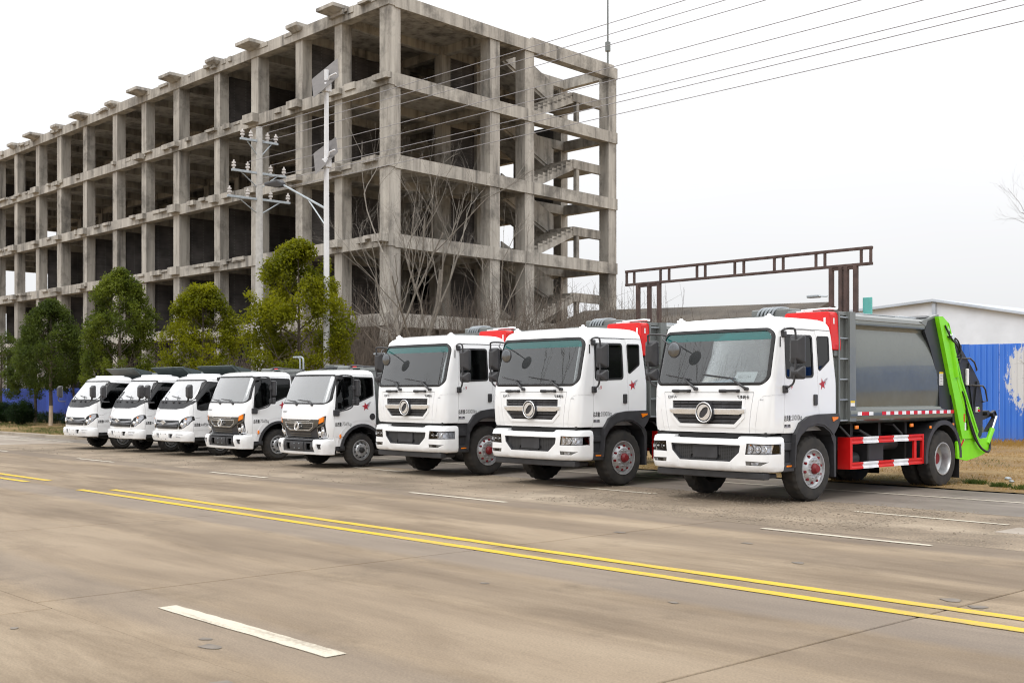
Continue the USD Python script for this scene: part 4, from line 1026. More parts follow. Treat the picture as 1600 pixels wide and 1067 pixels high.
        obj('lamp_glass', (B.solid(.008) - B.solid(.012)) ^ cut(cs([(.86, .66), (1.02, .66), (.99, .617), (.86, .617)])) ^ half, M['lens'], L)
    obj('underrun_beam', [rbox(-1.05, 1.08, -1.2, -1.05, .39, .50, .02), rbox(-1.0, 1.0, -1.05, -.75, .40, .47, .02)], M['trim'], t)
    obj('radiator_frame', [box(-1.0, 1.0, -1.10, -.80, .55, 1.10), box(-1.08, 1.08, -1.15, -1.05, 1.02, 1.11)], M['chassis'], t)
    # steps, wheel-arch cover, flap
    for s in (1, -1):
        X = lambda a, b: (min(s * a, s * b), max(s * a, s * b))
        st = [cbox(*X(.86, 1.14), -.82, -.50, .83, .955, .012), cbox(*X(.80, 1.10), -.80, -.56, .64, .83), cbox(*X(.88, 1.15), -.83, -.50, .50, .645, .014), cbox(*X(.86, 1.12), -.80, -.52, .955, 1.095)]
        obj('step', st, M['trim'], t)
        obj('side_reflector', cbox(*X(1.15, 1.156), -.72, -.58, .575, .60, .002), M['amber'], t)
        o = cs([(-.585, .56), (-.565, .95), (-.55, 1.08), (-.42, 1.255), (-.21, 1.35), (.08, 1.385), (.66, 1.39), (.70, 1.28), (.64, 1.18), (.54, 1.075)])
        i = cs([(-.56, .5), (-.52, .90), (-.40, 1.06), (-.2, 1.17), (.03, 1.21), (.22, 1.185), (.40, 1.10), (.535, .97), (.6, .5)])
        fn = ex('x', o - i, .84, 1.205)
        lip = ex('x', (o - i.offset(.028, JR)), .84, 1.215)
        fl = ex('x', [(.50, 1.10), (.64, 1.06), (.69, .98), (.69, .36), (.64, .36), (.62, .90)], .84, 1.14)
        m_ = fn + lip + fl + box(.82, .86, -.55, .66, .95, 1.36)
        fnm = obj('wheel_arch_cover', m_ if s > 0 else m_.mirror((1, 0, 0)), M['trim'], t)
        obj('marker_lamp', ex('x', [(.44, 1.335), (.62, 1.335), (.615, 1.31), (.48, 1.262)], *(X(1.214, 1.228))), M['amber'], fnm)
    # mirrors: a tall and a small housing on a bent arm, both sides
    for s in (1, -1):
        mg = part_group('mirror', t)
        q = lambda x, y, z: (s * x, y, z)
        dx, my = 1.45, -.87
        obj('mirror_arm', [tube([q(1.10, -.80, 2.64), q(1.18, -.86, 2.70), q(dx, my - .1, 2.71), q(dx + .02, my - .07, 2.65), q(dx + .02, my - .07, 2.2), q(dx, my - .07, 2.0), q(dx - .03, my - .05, 1.86), q(1.25, -.82, 1.81), q(1.16, -.77, 1.78)], .017, 8, 2), rbox(*sorted((s * 1.13, s * 1.21)), -.84, -.74, 1.72, 1.84, .02), rbox(*sorted((s * 1.10, s * 1.18)), -.84, -.74, 2.58, 2.68, .02)], M['trim'], mg)
        for z0, z1 in ((2.165, 2.60), (1.93, 2.135)):
            hb = MF.batch_hull([rbox(s * dx - .13, s * dx + .13, my - .02, my + .04, z0, z1, .04), rbox(s * dx - .075, s * dx + .075, my - .09, my, z0 + .06, z1 - .06, .03)])
            hh = obj('mirror_housing', hb, M['trim'], mg)
            obj('mirror_glass', rbox(s * dx - .11, s * dx + .11, my + .037, my + .043, z0 + .025, z1 - .025, .003), M['chrome'], hh)
    rm = part_group('front_mirror', t)
    obj('mirror_arm', tube([(-1.1, -1.02, 2.66), (-.92, -1.22, 2.60), (-.74, -1.30, 2.53), (-.62, -1.32, 2.48)], .012, 7, 2), M['trim'], rm)
    dm = MF.sphere(.135, 32).scale((1, .32, 1)).translate((-.575, -1.33, 2.42)).trim_by_plane((0, 1, 0), -1.345)
    obj('mirror_housing', dm, M['trim'], rm)
    obj('mirror_glass', MF.sphere(.128, 32).scale((1, .2, 1)).translate((-.575, -1.335, 2.42)).trim_by_plane((0, -1, 0), 1.338), M['dark_chrome'], rm)
    # wipers
    for (px, pz), (ex_, ez), (tx0, tz0), (tx1, tz1) in (((-.19, 1.79), (-.50, 1.975), (-.88, 2.02), (-.36, 1.945)), ((.77, 1.79), (.44, 1.965), (-.10, 2.02), (.55, 1.945))):
        f = lambda x, z, d: (x, C.front(x, z) - d, z)
        wp = obj('wiper', [tube([f(px, pz, .04), f(px * .6 + ex_ * .4, pz * .6 + ez * .4, .05), f(ex_, ez, .03)], [.022, .018, .011], 7, 1), cyl(f(px, pz - .005, -.02), f(px, pz - .005, .055), .03, 14)], M['trim'], t)
        obj('wiper_blade', tube([f(tx0 + (tx1 - tx0) * k, tz0 + (tz1 - tz0) * k, .022) for k in np.linspace(0, 1, 7)], .009, 6), M['trim'], wp)
    for x in (.83, -.93):
        yy = -.72
        obj('roof_marker_lamp', [rbox(x - .06, x + .06, yy - .05, yy + .05, 2.885, 2.93, .014), MF.sphere(.04, 16).scale((1, 1, .9)).translate((x, yy, 2.93))], M['white_plastic'], t)
    obj('pillar_vent', box(1.145, 1.156, -.89, -.875, 2.43, 2.59), M['seal'], t)
    # cabin inside
    I = part_group('cabin', t)
    obj('lining', [box(-1.08, 1.08, -1.05, .62, 1.12, 1.19), (C.solid(.05) - C.solid(.07)) ^ box(-1.2, 1.2, -.60, .8, 1.3, 2.9) - SW(win, .03) - SW(qwin, .03) - ex('y', [(-.28, 2.0), (.28, 2.0), (.28, 2.5), (-.28, 2.5)], .2, 1.5)], M['cabin'], I)
    seats_and_dash(I, C, 1.19, 1.86, -.88, .30, 1.05, sw_x=.5)
    obj('sun_visor', [rbox(x - .32, x + .32, -.86, -.83, 2.52, 2.66, .012) for x in (-.5, .5)], M['cabin'], I)
    # chassis
    ch = [box(-.46, -.37, -1.05, 5.0, .72, .98), box(.37, .46, -1.05, 5.0, .72, .98), box(-.7, .7, -.9, .55, .6, 1.05), box(-1.0, 1.0, .0 - .06, .06, .46, .58), cyl((-1.0, 4.2, .52), (1.0, 4.2, .52), .09, 12), MF.sphere(.2, 16).translate((0, 4.2, .52)), cyl((0, .6, .7), (0, 4.1, .6), .06, 10)]
    ch += [box(-.9, .9, y, y + .08, .98, 1.25) for y in (1.5, 2.4, 3.3, 4.4)] + [box(.46, .8, 1.0, 1.1, .5, .95), box(.46, .9, 3.3, 3.36, .5, 1.0)]
    obj('chassis', ch, M['chassis'], t)
    obj('fuel_tank', rbox(-1.08, -.55, 1.3, 2.4, .45, .98, .09), M['chassis'], t)
    obj('battery_box', [cbox(.62, .98, 1.95, 2.45, .52, .95, .02), cyl((.75, 1.35, .6), (.75, 1.85, .6), .12, 16), cyl((.72, 2.6, .82), (.72, 3.2, .82), .11, 16)], M['trim'], t)
    obj('guard_bracket', [tube([(.85, y0, 1.18), (1.0, y0 + .02, 1.17), (1.08, y0 + .18, 1.0), (1.08, y0 + .2, .9)], .02, 6) for y0 in (1.0, 2.7)] + [tube([(.5, 1.75, 1.1), (.9, 1.80, 1.08), (1.02, 2.0, .95)], .03, 6)], M['trim'], t)
    # wheels
    for s in (1, -1):
        wheel(t, s * 1.0, 0.03, BIG_R, .29, .305, s, 'front')
        wheel(t, s * 1.01, 4.22, BIG_R, .28, .29, s, 'rear')
        wheel(t, s * .70, 4.22, BIG_R, .28, .29, s, 'inner')
        fo = [(4.22 + .66 * math.cos(a), .55 + .66 * math.sin(a)) for a in np.linspace(-.05, math.pi + .15, 19)]
        fi = [(4.22 + .615 * math.cos(a), .55 + .615 * math.sin(a)) for a in np.linspace(math.pi + .15, -.05, 19)]
        rf = ex('x', fo + fi, *((.5, 1.17) if s > 0 else (-1.17, -.5)))
        fo2 = [(4.22 + .675 * math.cos(a), .55 + .675 * math.sin(a)) for a in np.linspace(-.05, math.pi + .15, 19)]
        fi2 = [(4.22 + .59 * math.cos(a), .55 + .59 * math.sin(a)) for a in np.linspace(math.pi + .15, -.05, 19)]
        rf = rf + ex('x', fo2 + fi2, *((1.14, 1.175) if s > 0 else (-1.175, -1.14)))
        obj('rear_mudguard', rf, M['trim'], t)
        obj('mud_flap', cbox(*((.5, 1.15) if s > 0 else (-1.15, -.5)), 4.83, 4.845, .14, .62, .004), M['seal'], t)
        obj('marker_lamp', [rbox(s * 1.175 - .012, s * 1.175 + .012, 3.68, 3.74, 1.08, 1.13, .01), rbox(s * 1.16 - .012, s * 1.16 + .012, 4.56, 4.61, 1.12, 1.16, .01)], M['amber'], t)
        # red and white side guard
        g = part_group('side_guard', t)
        X = (1.08, 1.135) if s > 0 else (-1.135, -1.08)
        obj('guard_end_plate', ex('z', [(.90, 1.12), (1.135, 1.12), (1.135, 1.16), (1.125, 1.21), (1.10, 1.21), (1.105, 1.16), (.90, 1.15)] if s > 0 else [(-1.135, 1.12), (-.90, 1.12), (-.90, 1.15), (-1.105, 1.16), (-1.10, 1.21), (-1.125, 1.21), (-1.135, 1.16)], .455, .985), M['red'], g)
        for z0, z1 in ((.875, .985), (.455, .565)):
            ys = [1.16, 1.53, 2.02, 2.52, 3.02, 3.50]
            for k in range(5):
                pr = cs([(X[0], z0), (X[1], z0), (X[1], z0 + .03), (X[1] - s * .014 if s > 0 else X[0] + 0, z0 + .045), (X[1] - s * .014 if s > 0 else X[0] + 0, z1 - .045), (X[1], z1 - .03), (X[1], z1), (X[0], z1)]) if s > 0 else cs([(X[0], z0), (X[1], z0), (X[1], z1), (X[0], z1), (X[0], z1 - .03), (X[0] + .014, z1 - .045), (X[0] + .014, z0 + .045), (X[0], z0 + .03)])
                obj('guard_rail', ex('y', pr, ys[k] + .0005, ys[k + 1] - .0005), M['tape_white'] if k % 2 else M['red'], g)
        obj('guard_post', [cbox(*X, 3.505, 3.56, .455, .985, .004), cbox(X[0] + .004, X[1] - .004, 3.22, 3.30, .565, .875, .004)], M['red'], g)
    # red box, bracket and ladder frame behind the cab
    rb = MF.batch_hull([ex('y', cs([(.22, 2.46), (1.10, 2.46), (1.10, 3.05), (.22, 3.05)], .07), .58, .82), ex('y', cs([(.26, 2.42), (1.12, 2.42), (1.12, 2.55), (.26, 2.55)], .02), .60, .86)])
    r_ = obj('water_tank', rb, M['red'], t)
    obj('filler_cap', [cyl((.62, .7, 3.04), (.62, .7, 3.09), .06, 20), rbox(.42, .54, .62, .78, 3.04, 3.075, .01)], M['white_plastic'], r_)
    obj('level_gauge', [cbox(.98, 1.02, .568, .579, 2.76, 2.95, .003), cbox(1.101, 1.106, .66, .70, 2.74, 2.94, .002)], M['white_plastic'], r_)
    obj('tank_sticker', [cbox(1.1, 1.103, .63, .73, 2.60, 2.665, .001)], M['white_plastic'], r_)
    obj('tank_sticker', [cbox(1.1, 1.103, .63, .73, 2.668, 2.70, .001)], M['yellow'], r_)
    obj('tank_bracket', [cbox(-1.1, 1.1, .70, .84, 2.32, 2.42, .01), ex('x', [(.70, 1.3), (.84, 1.3), (.84, 2.42), (.70, 2.42), (.70, 2.3), (.755, 2.25), (.76, 1.8)], 1.0, 1.06), box(-1.05, 1.05, .80, .84, 1.25, 2.35)], M['grey'], t)
    lf = ex('x', [(.80, 1.25), (1.30, 1.25), (1.26, 3.06), (.80, 3.06)], 1.02, 1.10) - box(1.05, 1.2, .86, 1.06, 1.28, 3.0)
    lf = lf + box(-1.10, 1.02, .86, .92, 1.25, 3.05) + ex('x', [(1.08, 1.25), (1.28, 1.25), (1.25, 3.06), (1.08, 3.06)], 1.10, 1.155) + ex('x', [(1.1, 1.25), (1.28, 1.25), (1.25, 3.06), (1.1, 3.06)], -1.155, -.9)
    L = obj('ladder_frame', lf, M['grey'], t)
    obj('ladder_rail', [cbox(1.09, 1.125, .80, .835, 1.25, 3.05, .004)], M['grey'], L)
    for z in (1.27, 1.61, 1.945, 2.28, 2.62, 2.965):
        obj('ladder_rung', [cbox(1.095, 1.125, .835, 1.08, z - .012, z + .012, .003)], M['galv'], L)
    obj('warning_sticker', [cbox(1.156, 1.158, 1.10, 1.23, 1.50, 1.555, .0005)], M['white_plastic'], L)
    obj('warning_sticker', [cbox(1.156, 1.158, 1.10, 1.23, 1.558, 1.59, .0005)], M['yellow'], L)
    # compactor body: a barrel-sided box with a rounded rail on top and a flared sill
    half = [(0, 1.20), (1.00, 1.20), (1.10, 1.23), (1.15, 1.28), (1.16, 1.33), (1.16, 1.42), (1.13, 1.47), (1.085, 1.49), (1.115, 1.75), (1.128, 2.05), (1.118, 2.35), (1.085, 2.62), (1.045, 2.785), (1.06, 2.83), (1.11, 2.86), (1.115, 2.92), (1.09, 2.975), (1.03, 3.01), (0.9, 3.03), (0, 3.05)]
    sec = half + [(-x, z) for x, z in half[-2:0:-1]]
    bd = ex('y', sec, 1.10, 4.6)
    rear = cs([(1.0, 1.0), (4.60, 1.0), (4.56, 1.36), (4.16, 1.44), (4.13, 1.81), (4.0, 2.17), (3.82, 2.53), (3.64, 2.8), (3.72, 3.3), (1.0, 3.3)])
    bd = bd ^ ex('x', rear, -2, 2)
    bo = obj('compactor_body', bd, M['body_grey'], t, smooth=32)
    obj('top_rail', both(ex('y', cs([(.95, 3.035), (1.03, 3.02), (1.09, 2.985), (1.115, 2.93), (1.12, 2.94), (1.10, 3.0), (1.04, 3.04), (.95, 3.05)]), 1.3, 3.72)), M['grey'], bo)
    obj('roof_fittings', [tube([(.5, 1.6, 3.08), (.6, 2.0, 3.1), (.55, 2.4, 3.09), (.6, 2.9, 3.1)], .02, 6, 2), tube([(.8, 1.5, 3.06), (.82, 2.2, 3.08), (.8, 3.4, 3.08)], .014, 6, 1), rbox(.3, .9, 3.1, 3.9, 3.03, 3.09, .02), rbox(.7, .8, 2.0, 2.12, 3.04, 3.1, .01)], M['galv'], bo)
    # louvred box and pipes ahead of the body
    lv = obj('roof_box', [rbox(-.75, .05, .98, 1.35, 2.9, 3.17, .03), rbox(.0, .5, .95, 1.3, 2.95, 3.12, .04), box(-1.1, -.75, 1.0, 1.4, 2.9, 3.06)], M['grey'], t)
    obj('hose', [tube([(x, .96, 2.95), (x + .02, .95, 3.12), (x + .1, 1.02, 3.2), (x + .18, 1.2, 3.18)], .02, 6, 2) for x in np.linspace(-.6, -.3, 5)], M['galv'], lv)
    obj('pipe', [tube([(.35, .9, 3.1), (.9, .88, 3.11), (1.0, .95, 3.1)], .025, 8)], M['chrome'], lv)
    ys = [(1.31, 1.44, 0), (1.44, 1.66, 1), (1.66, 1.80, 0)] + [(2.08 + .1335 * i, 2.08 + .1335 * (i + 1), (i + 1) % 2) for i in range(19)]
    for s in (1, -1):
        g = part_group('reflective_strip', t)
        for y0, y1, c in ys:
            obj('tape', cbox(*((1.160, 1.162) if s > 0 else (-1.162, -1.160)), y0, y1, 1.345, 1.405, .0005), M['tape_red' if c else 'tape_white'], g)
    obj('body_marker_lamp', [rbox(1.10, 1.13, y, y + .1, 1.12, 1.18, .01) for y in (1.30, 3.1)], M['amber'], t)
    # black tailgate frame and hopper
    fr = cs([(3.64, 2.8), (3.82, 2.53), (4.0, 2.17), (4.13, 1.81), (4.16, 1.44), (4.56, 1.36), (4.60, 1.20), (4.70, 1.0), (4.95, .72), (5.4, .62), (5.9, .9), (5.94, 1.1), (5.94, 1.58), (5.81, 1.92), (5.58, 2.14), (5.23, 2.43), (4.94, 2.66), (4.46, 2.97), (4.12, 3.14), (3.7, 3.08)])
    hp = obj('hopper', ex('x', fr, -1.07, 1.07), M['charcoal'], t)
    fb = cs([(3.60, 2.82), (3.80, 2.53), (3.98, 2.17), (4.11, 1.81), (4.15, 1.45), (4.56, 1.37), (4.95, .75), (5.05, .98), (4.72, 1.9), (4.30, 2.7), (4.12, 3.12), (3.72, 3.02)])
    obj('tailgate_frame', both(ex('x', fb, 1.07, 1.125)), M['charcoal'], hp)
    obj('tailgate_rib', [ex('x', cs([(4.30, 2.45), (4.36, 2.45), (4.62, 1.7), (4.70, 1.1), (4.62, 1.1), (4.53, 1.7)]), 1.125, 1.145)] + [ex('x', cs([(5.0, 2.62), (5.04, 2.60), (4.9, 2.0), (4.86, 2.0)]).translate((k * .33, -k * .34)), 1.07, 1.10) for k in range(3)] + [ex('x', cs([(5.35, 1.95), (5.39, 1.95), (5.6, 1.1), (5.56, 1.1)]), 1.07, 1.095)], M['charcoal'], hp)
    obj('grab_rail', [tube([(1.08, 4.89, 2.36), (1.12, 5.0, 2.37), (1.12, 5.33, 2.37), (1.12, 5.50, 2.30), (1.12, 5.60, 2.16), (1.08, 5.66, 2.15)], .016, 7), tube([(1.08, 5.33, 1.86), (1.12, 5.4, 1.87), (1.12, 5.85, 1.85), (1.12, 5.95, 1.78), (1.12, 6.03, 1.56), (1.08, 5.92, 1.55)], .016, 7)], M['trim'], hp)
    obj('work_lamp', [rbox(1.07, 1.12, 5.22, 5.30, 1.86, 2.18, .02)], M['white_plastic'], hp)
    obj('instruction_plate', [cbox(1.125, 1.128, 4.13, 4.27, 1.86, 2.08, .001)], M['white_plastic'], hp)
    obj('instruction_plate_head', [cbox(1.128, 1.13, 4.13, 4.27, 2.07, 2.10, .0005)], M['yellow'], hp)
    obj('instruction_plate_print', [cbox(1.128, 1.13, 4.15, 4.25, z, z + .012, .0004) for z in np.arange(1.88, 2.05, .028)], M['sticker_grey'], hp)
    obj('control_box', [cbox(1.07, 1.12, 5.60, 5.70, 1.35, 1.45, .006)], M['white_plastic'], hp)
    obj('stop_button', [cyl((1.12, 5.65, 1.38), (1.15, 5.65, 1.38), .022, 14)], M['red'], hp)
    obj('start_button', [cyl((1.12, 5.65, 1.425), (1.14, 5.65, 1.425), .014, 12)], M['green'], hp)
    obj('hopper_sill', [box(-1.05, 1.05, 5.7, 6.02, .95, 1.06)], M['grey'], hp)
    # the lime lifting arm, its ram, the lower bracket and the tipping lever
    A = part_group('lift_arm', t)
    am = ex('x', cs([(3.95, 3.10), (4.14, 3.11), (4.35, 3.0), (4.36, 2.80), (4.86, 1.93), (5.52, .97), (5.40, .80), (5.30, .86), (4.87, .86)]), 1.126, 1.19) - ex('x', cs([(4.36, 2.72), (4.46, 2.72), (4.78, 2.05), (4.62, 2.05)]), 1, 2) - ex('x', cs([(4.98, 1.50), (5.10, 1.32), (5.13, 1.02), (5.04, 1.02)]), 1.17, 2)
    obj('arm_beam', both(am), M['green'], A)
    obj('arm_rib', both(ex('x', cs([(3.95, 3.10), (3.99, 3.10), (4.9, .86), (4.86, .86)]), 1.19, 1.205) + ex('x', cs([(4.33, 3.0), (4.36, 2.98), (4.86, 1.95), (5.5, .98), (5.46, .96), (4.82, 1.93)]), 1.19, 1.205)), M['green'], A)
    obj('ram', [both(cyl((1.16, 4.44, 2.72), (1.16, 4.66, 2.02), .075, 16)), both(cyl((1.16, 4.66, 2.02), (1.16, 4.98, 1.4), .04, 12))], M['green'], A)
    obj('ram_pin', [both(cyl((1.1, 4.42, 2.75), (1.25, 4.42, 2.75), .05, 16))], M['chrome'], A)
    lo = ex('x', cs([(4.80, .86), (4.70, .80), (4.74, .50), (5.08, .45), (5.50, .50), (5.78, .55), (5.95, .62), (6.07, .76), (6.0, .86), (5.62, .84), (5.45, .98), (5.16, 1.38), (5.05, 1.15)]), 1.13, 1.17)
    obj('arm_bracket', both(lo), M['green'], A)
    obj('bucket_beam', ex('x', cs([(4.80, .52), (5.1, .47), (5.5, .5), (5.9, .62), (5.9, .68), (5.5, .62), (4.85, .64)]), -1.13, 1.13), M['green'], A)
    obj('bucket_ram', both(cyl((1.15, 5.95, .75), (1.15, 6.17, 1.02), .05, 14)), M['green'], A)
    obj('ram_rod', both(cyl((1.15, 6.17, 1.02), (1.15, 6.35, 1.26), .022, 12)), M['chrome'], A)
    obj('tipping_lever', [both(ex('x', cs([(6.02, .98), (6.10, .96), (6.42, 1.12), (6.48, 1.30), (6.40, 1.38), (6.28, 1.33), (6.36, 1.24), (6.2, 1.12)]), 1.04, 1.10)), both(ex('x', cs([(5.92, 1.30), (6.2, 1.34), (6.44, 1.34), (6.44, 1.27), (6.1, 1.20), (5.92, 1.18)]), .95, 1.02)), cyl((-1.1, 6.40, 1.32), (1.1, 6.40, 1.32), .035, 10), cyl((1.0, 6.05, 1.33), (1.13, 6.05, 1.33), .05, 12)], M['charcoal'], A)
    obj('hydraulic_hose', [tube([(1.2, 4.20, 2.95), (1.24, 4.36, 2.7), (1.22, 4.62, 2.6), (1.2, 4.85, 2.4), (1.22, 4.7, 2.28)], .016, 7, 2), tube([(1.2, 4.3, 2.75), (1.25, 4.6, 2.72), (1.22, 4.78, 2.45), (1.2, 4.62, 2.38)], .014, 7, 2), tube([(1.2, 5.02, 1.42), (1.21, 5.2, 1.1), (1.22, 5.45, .72), (1.24, 5.75, .58), (1.2, 5.98, .62), (1.17, 6.02, .78)], .022, 8, 2), tube([(1.2, 5.0, 1.5), (1.215, 5.12, 1.15), (1.22, 5.3, .85), (1.24, 5.6, .62), (1.2, 5.9, .58)], .018, 8, 2), tube([(1.2, 4.86, 1.75), (1.21, 4.95, 1.6), (1.2, 5.02, 1.42)], .014, 7, 1)], M['seal'], A)
    obj('arm_tape', [both(cbox(1.19, 1.194, 4.93, 4.97, 1.18, 1.33, .001))], M['tape_red'], A)
    obj('arm_tape', [both(cbox(1.19, 1.194, 4.97, 5.02, 1.02, 1.16, .001))], M['tape_white'], A)
    obj('bracket_tape', [both(ex('x', [(4.86, .70), (4.98, .82), (4.98, .88), (4.86, .76)], 1.17, 1.173))], M['tape_red'], A)
    obj('bracket_tape', [both(ex('x', [(4.98, .82), (5.08, .92), (5.08, .98), (4.98, .88)], 1.17, 1.173))], M['tape_white'], A)
    obj('tail_corner', both(ex('x', cs([(3.45, 2.99), (3.95, 3.12), (4.12, 3.15), (4.0, 2.9), (3.7, 2.9)]), 1.0, 1.12)), M['grey'], hp)
    obj('tail_lamp', [rbox(.85, .95, 4.78, 4.84, .55, .62, .01)], M['amber'], t)
    return t
# ---------------------------------------------------------------- the medium truck
def half_of(s):
    return box(*((0, 3) if s > 0 else (-3, 0)), -4, 6, -1, 5)


def build_medium():
    t = thing('light_truck', None, 'truck')
    C = Cab([(.66, -.97, .46, .96), (.72, -1.0, .46, .99), (1.0, -1.06, .46, 1.0), (1.2, -1.06, .46, 1.0), (1.40, -1.03, .46, .995), (1.47, -1.0, .46, .985), (1.8, -.88, .45, .965), (2.08, -.765, .44, .935),
             (2.13, -.735, .43, .925), (2.17, -.70, .42, .905), (2.205, -.64, .40, .87), (2.235, -.54, .36, .80), (2.25, -.40, .28, .70), (2.256, -.2, .1, .5)], .26, .30, .06)
    shell = C.solid() - C.solid(.045)
    low = ex('x', cs([(-.74, .5), (.46, .5), (.46, .7), (-.74, .7)]), .5, .985)
    arch = cs([(.03 + .56 * math.cos(a), .40 + .56 * math.sin(a)) for a in np.linspace(0, 2 * math.pi, 40)[:-1]])
    shell = shell + both(low ^ ex('x', [(-.74, .48), (.5, .48), (.5, .75), (-.74, .75)], .94, 1.1))
    AP = ex('x', arch, -2, 2)
    ws = cs([(-.935, 1.475), (.935, 1.475), (.875, 2.12), (-.875, 2.12)], .10)
    win = cs([(-.70, 1.33), (-.60, 1.30), (-.52, 1.33), (.36, 1.66), (.36, 2.06), (-.54, 2.08), (-.60, 2.0)], .03)
    WS = lambda g=0.0: ex('y', ws.offset(g, JR, 2, 32) if g else ws, -2, -.45)
    SW = lambda g=0.0: both(ex('x', win.offset(g, JR, 2, 32) if g else win, .7, 1.6))
    shell = shell - AP - WS(-.004) - SW(-.004)
    dc = cs([(-.735, .4), (-.735, 1.4), (-.62, 2.12), (.40, 2.12), (.41, .4)])
    DP = lambda g: both(ex('x', dc.offset(g, JR, 2, 16), .8, 1.6)) - ex('x', arch.offset(.05, JR, 2, 32), -2, 2)
    doors, rest = shell ^ DP(-.003), shell - DP(.003)
    # opening for the dark front mask and lamps
    mask = cs([(-.90, 1.19), (-.73, 1.10), (.73, 1.10), (.90, 1.19), (.93, 1.20), (.90, .69), (.78, .665), (-.78, .665), (-.90, .69), (-.93, 1.20)])
    FR = lambda c, a, b: (C.solid(a) - C.solid(b)) ^ ex('y', c, -2, -.55)
    rest = rest - ex('y', mask, -2, -.55)
    cabm = obj('cab', rest, M['white'], t)
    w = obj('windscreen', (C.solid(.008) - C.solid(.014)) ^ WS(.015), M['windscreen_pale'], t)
    obj('windscreen_seal', (C.solid(-.003) - C.solid(.025)) ^ (WS(.022) - WS(-.012)), M['seal'], w)
    for s in (1, -1):
        d = obj('door', doors ^ half_of(s), M['white'], t)
        obj('side_window', (C.solid(.006) - C.solid(.012)) ^ SW(.01) ^ half_of(s), M['side_glass'], d)
        obj('window_seal', (C.solid(-.003) - C.solid(.025)) ^ (SW(.016) - SW(-.010)) ^ half_of(s), M['seal'], d)
        obj('door_handle', [cyl((s * .98, .32, 1.165), (s * 1.008, .32, 1.165), .075, 24)], M['trim'], d)
        obj('side_repeater', MF.sphere(.04, 16).scale((.4, .8, 1.3)).translate((s * 1.0, -.57, .73)), M['amber'], d)
        ring = ex('x', arch.offset(.045, JR, 2, 32) - arch.offset(-.02, JR, 2, 32), *((.80, 1.02) if s > 0 else (-1.02, -.80))) ^ box(-3, 3, -2, 2, .45, 2)
        obj('wheel_arch_trim', ring, M['trim'], t)
        ec = cs([(.03 + .70 * math.cos(a), .44 + .66 * math.sin(a)) for a in np.linspace(.25, math.pi - .1, 20)] + [(.03 + .69 * math.cos(a), .44 + .65 * math.sin(a)) for a in np.linspace(math.pi - .1, .25, 20)])
        obj('door_crease', ex('x', ec, *((.998, 1.004) if s > 0 else (-1.004, -.998))), M['white'], d)
    obj('front_mask', FR(mask, .02, .05), M['trim'], t)
    G = part_group('grille', t)
    plate = cs([(-.78, 1.11), (.78, 1.11), (.74, .98), (.44, .835), (-.44, .835), (-.74, .98)])
    core = cs([(-.60, 1.03), (.60, 1.03), (.55, .93), (.40, .855), (-.40, .855), (-.55, .93)])
    slot = cs([(-.52, 1.115), (.52, 1.115), (.44, 1.07), (-.44, 1.07)])
    obj('grille_plate', FR(plate - core - slot, -.004, .02), M['dark_chrome'], G)
    obj('grille_frame', FR(core - core.offset(-.012, JR), -.012, .02) + FR(slot - slot.offset(-.008, JR), -.01, .02), M['chrome'], G)
    for k, z in enumerate((.99, .935, .88)):
        obj('grille_bar', FR(core.offset(-.012, JR) ^ cs([(-1, z - .016), (1, z - .016), (1, z + .016), (-1, z + .016)]), .002, .03), M['dark_chrome'], G)
    obj('grille_slat', [FR(cs([(-.45, z), (.45, z), (.43, z + .02), (-.43, z + .02)]), .008, .03) for z in (.72, .77)], M['dark_chrome'], G)
    obj('badge', [place(emblem(.105), FRONT, (0, -1.085, .955))], M['chrome'], G)
    obj('lettering', place(text('D6', .03, .003, True), FRONT, (.13, -1.067, .945)), M['chrome'], G)
    tx = text('DFAC', .036, .004, True); tx.apply_scale((1.7, 1, 1))
    obj('lettering', place(tx, FRONT, (-.72, C.front(-.6, 1.27) - .003, 1.26)), M['grey_ink'], cabm)
    for s in (1, -1):
        L = part_group('headlight', t)
        F_ = lambda pts, a, b: ((C.solid(a) - C.solid(b)) ^ both(ex('y', pts, -2, -.55)) ^ half_of(s))
        hl = cs([(.68, .90), (.86, .95), (.885, .70), (.68, .685)])
        obj('lamp_housing', F_(hl, .012, .04), M['lamp'], L)
        obj('lamp_bowl', [MF.sphere(.055, 20).scale((1, .5, 1)).translate((s * x, C.front(x, .8) + .005, z)) for x, z in ((.74, .80), (.83, .84))], M['chrome'], L)
        obj('lamp_glass', F_(hl, -.002, .002), M['lens'], L)
        obj('indicator', F_(cs([(.76, 1.125), (.885, 1.175), (.88, 1.06), (.76, 1.01)]), .0, .03), M['amber'], L)
        obj('chrome_blade', F_(cs([(.66, .965), (.70, .955), (.86, 1.0), (.90, 1.06), (.905, 1.16), (.925, 1.17), (.915, 1.03), (.87, .965), (.70, .915)]), -.004, .02), M['dark_chrome'], L)
    B = Cab([(.30, -.98, -.68, .93), (.32, -1.06, -.68, .97), (.50, -1.105, -.68, .995), (.62, -1.09, -.68, .99), (.655, -1.06, -.70, .97), (.662, -1.0, -.70, .93)], .16, .22, .05, .04)
    bs = B.solid() - B.solid(.05).translate((0, .08, -.02)) - box(-.6, .6, -.98, 0, 0, 2)
    mid = cs([(-.60, .70), (.60, .70), (.66, .375), (-.66, .375)])
    fog = cs([(.73, .56), (.90, .56), (.89, .445), (.75, .445)])
    bs = bs - ex('y', mid, -2, -.6) - both(ex('y', fog, -2, -.6))
    bm = obj('bumper', bs, M['white'], t)
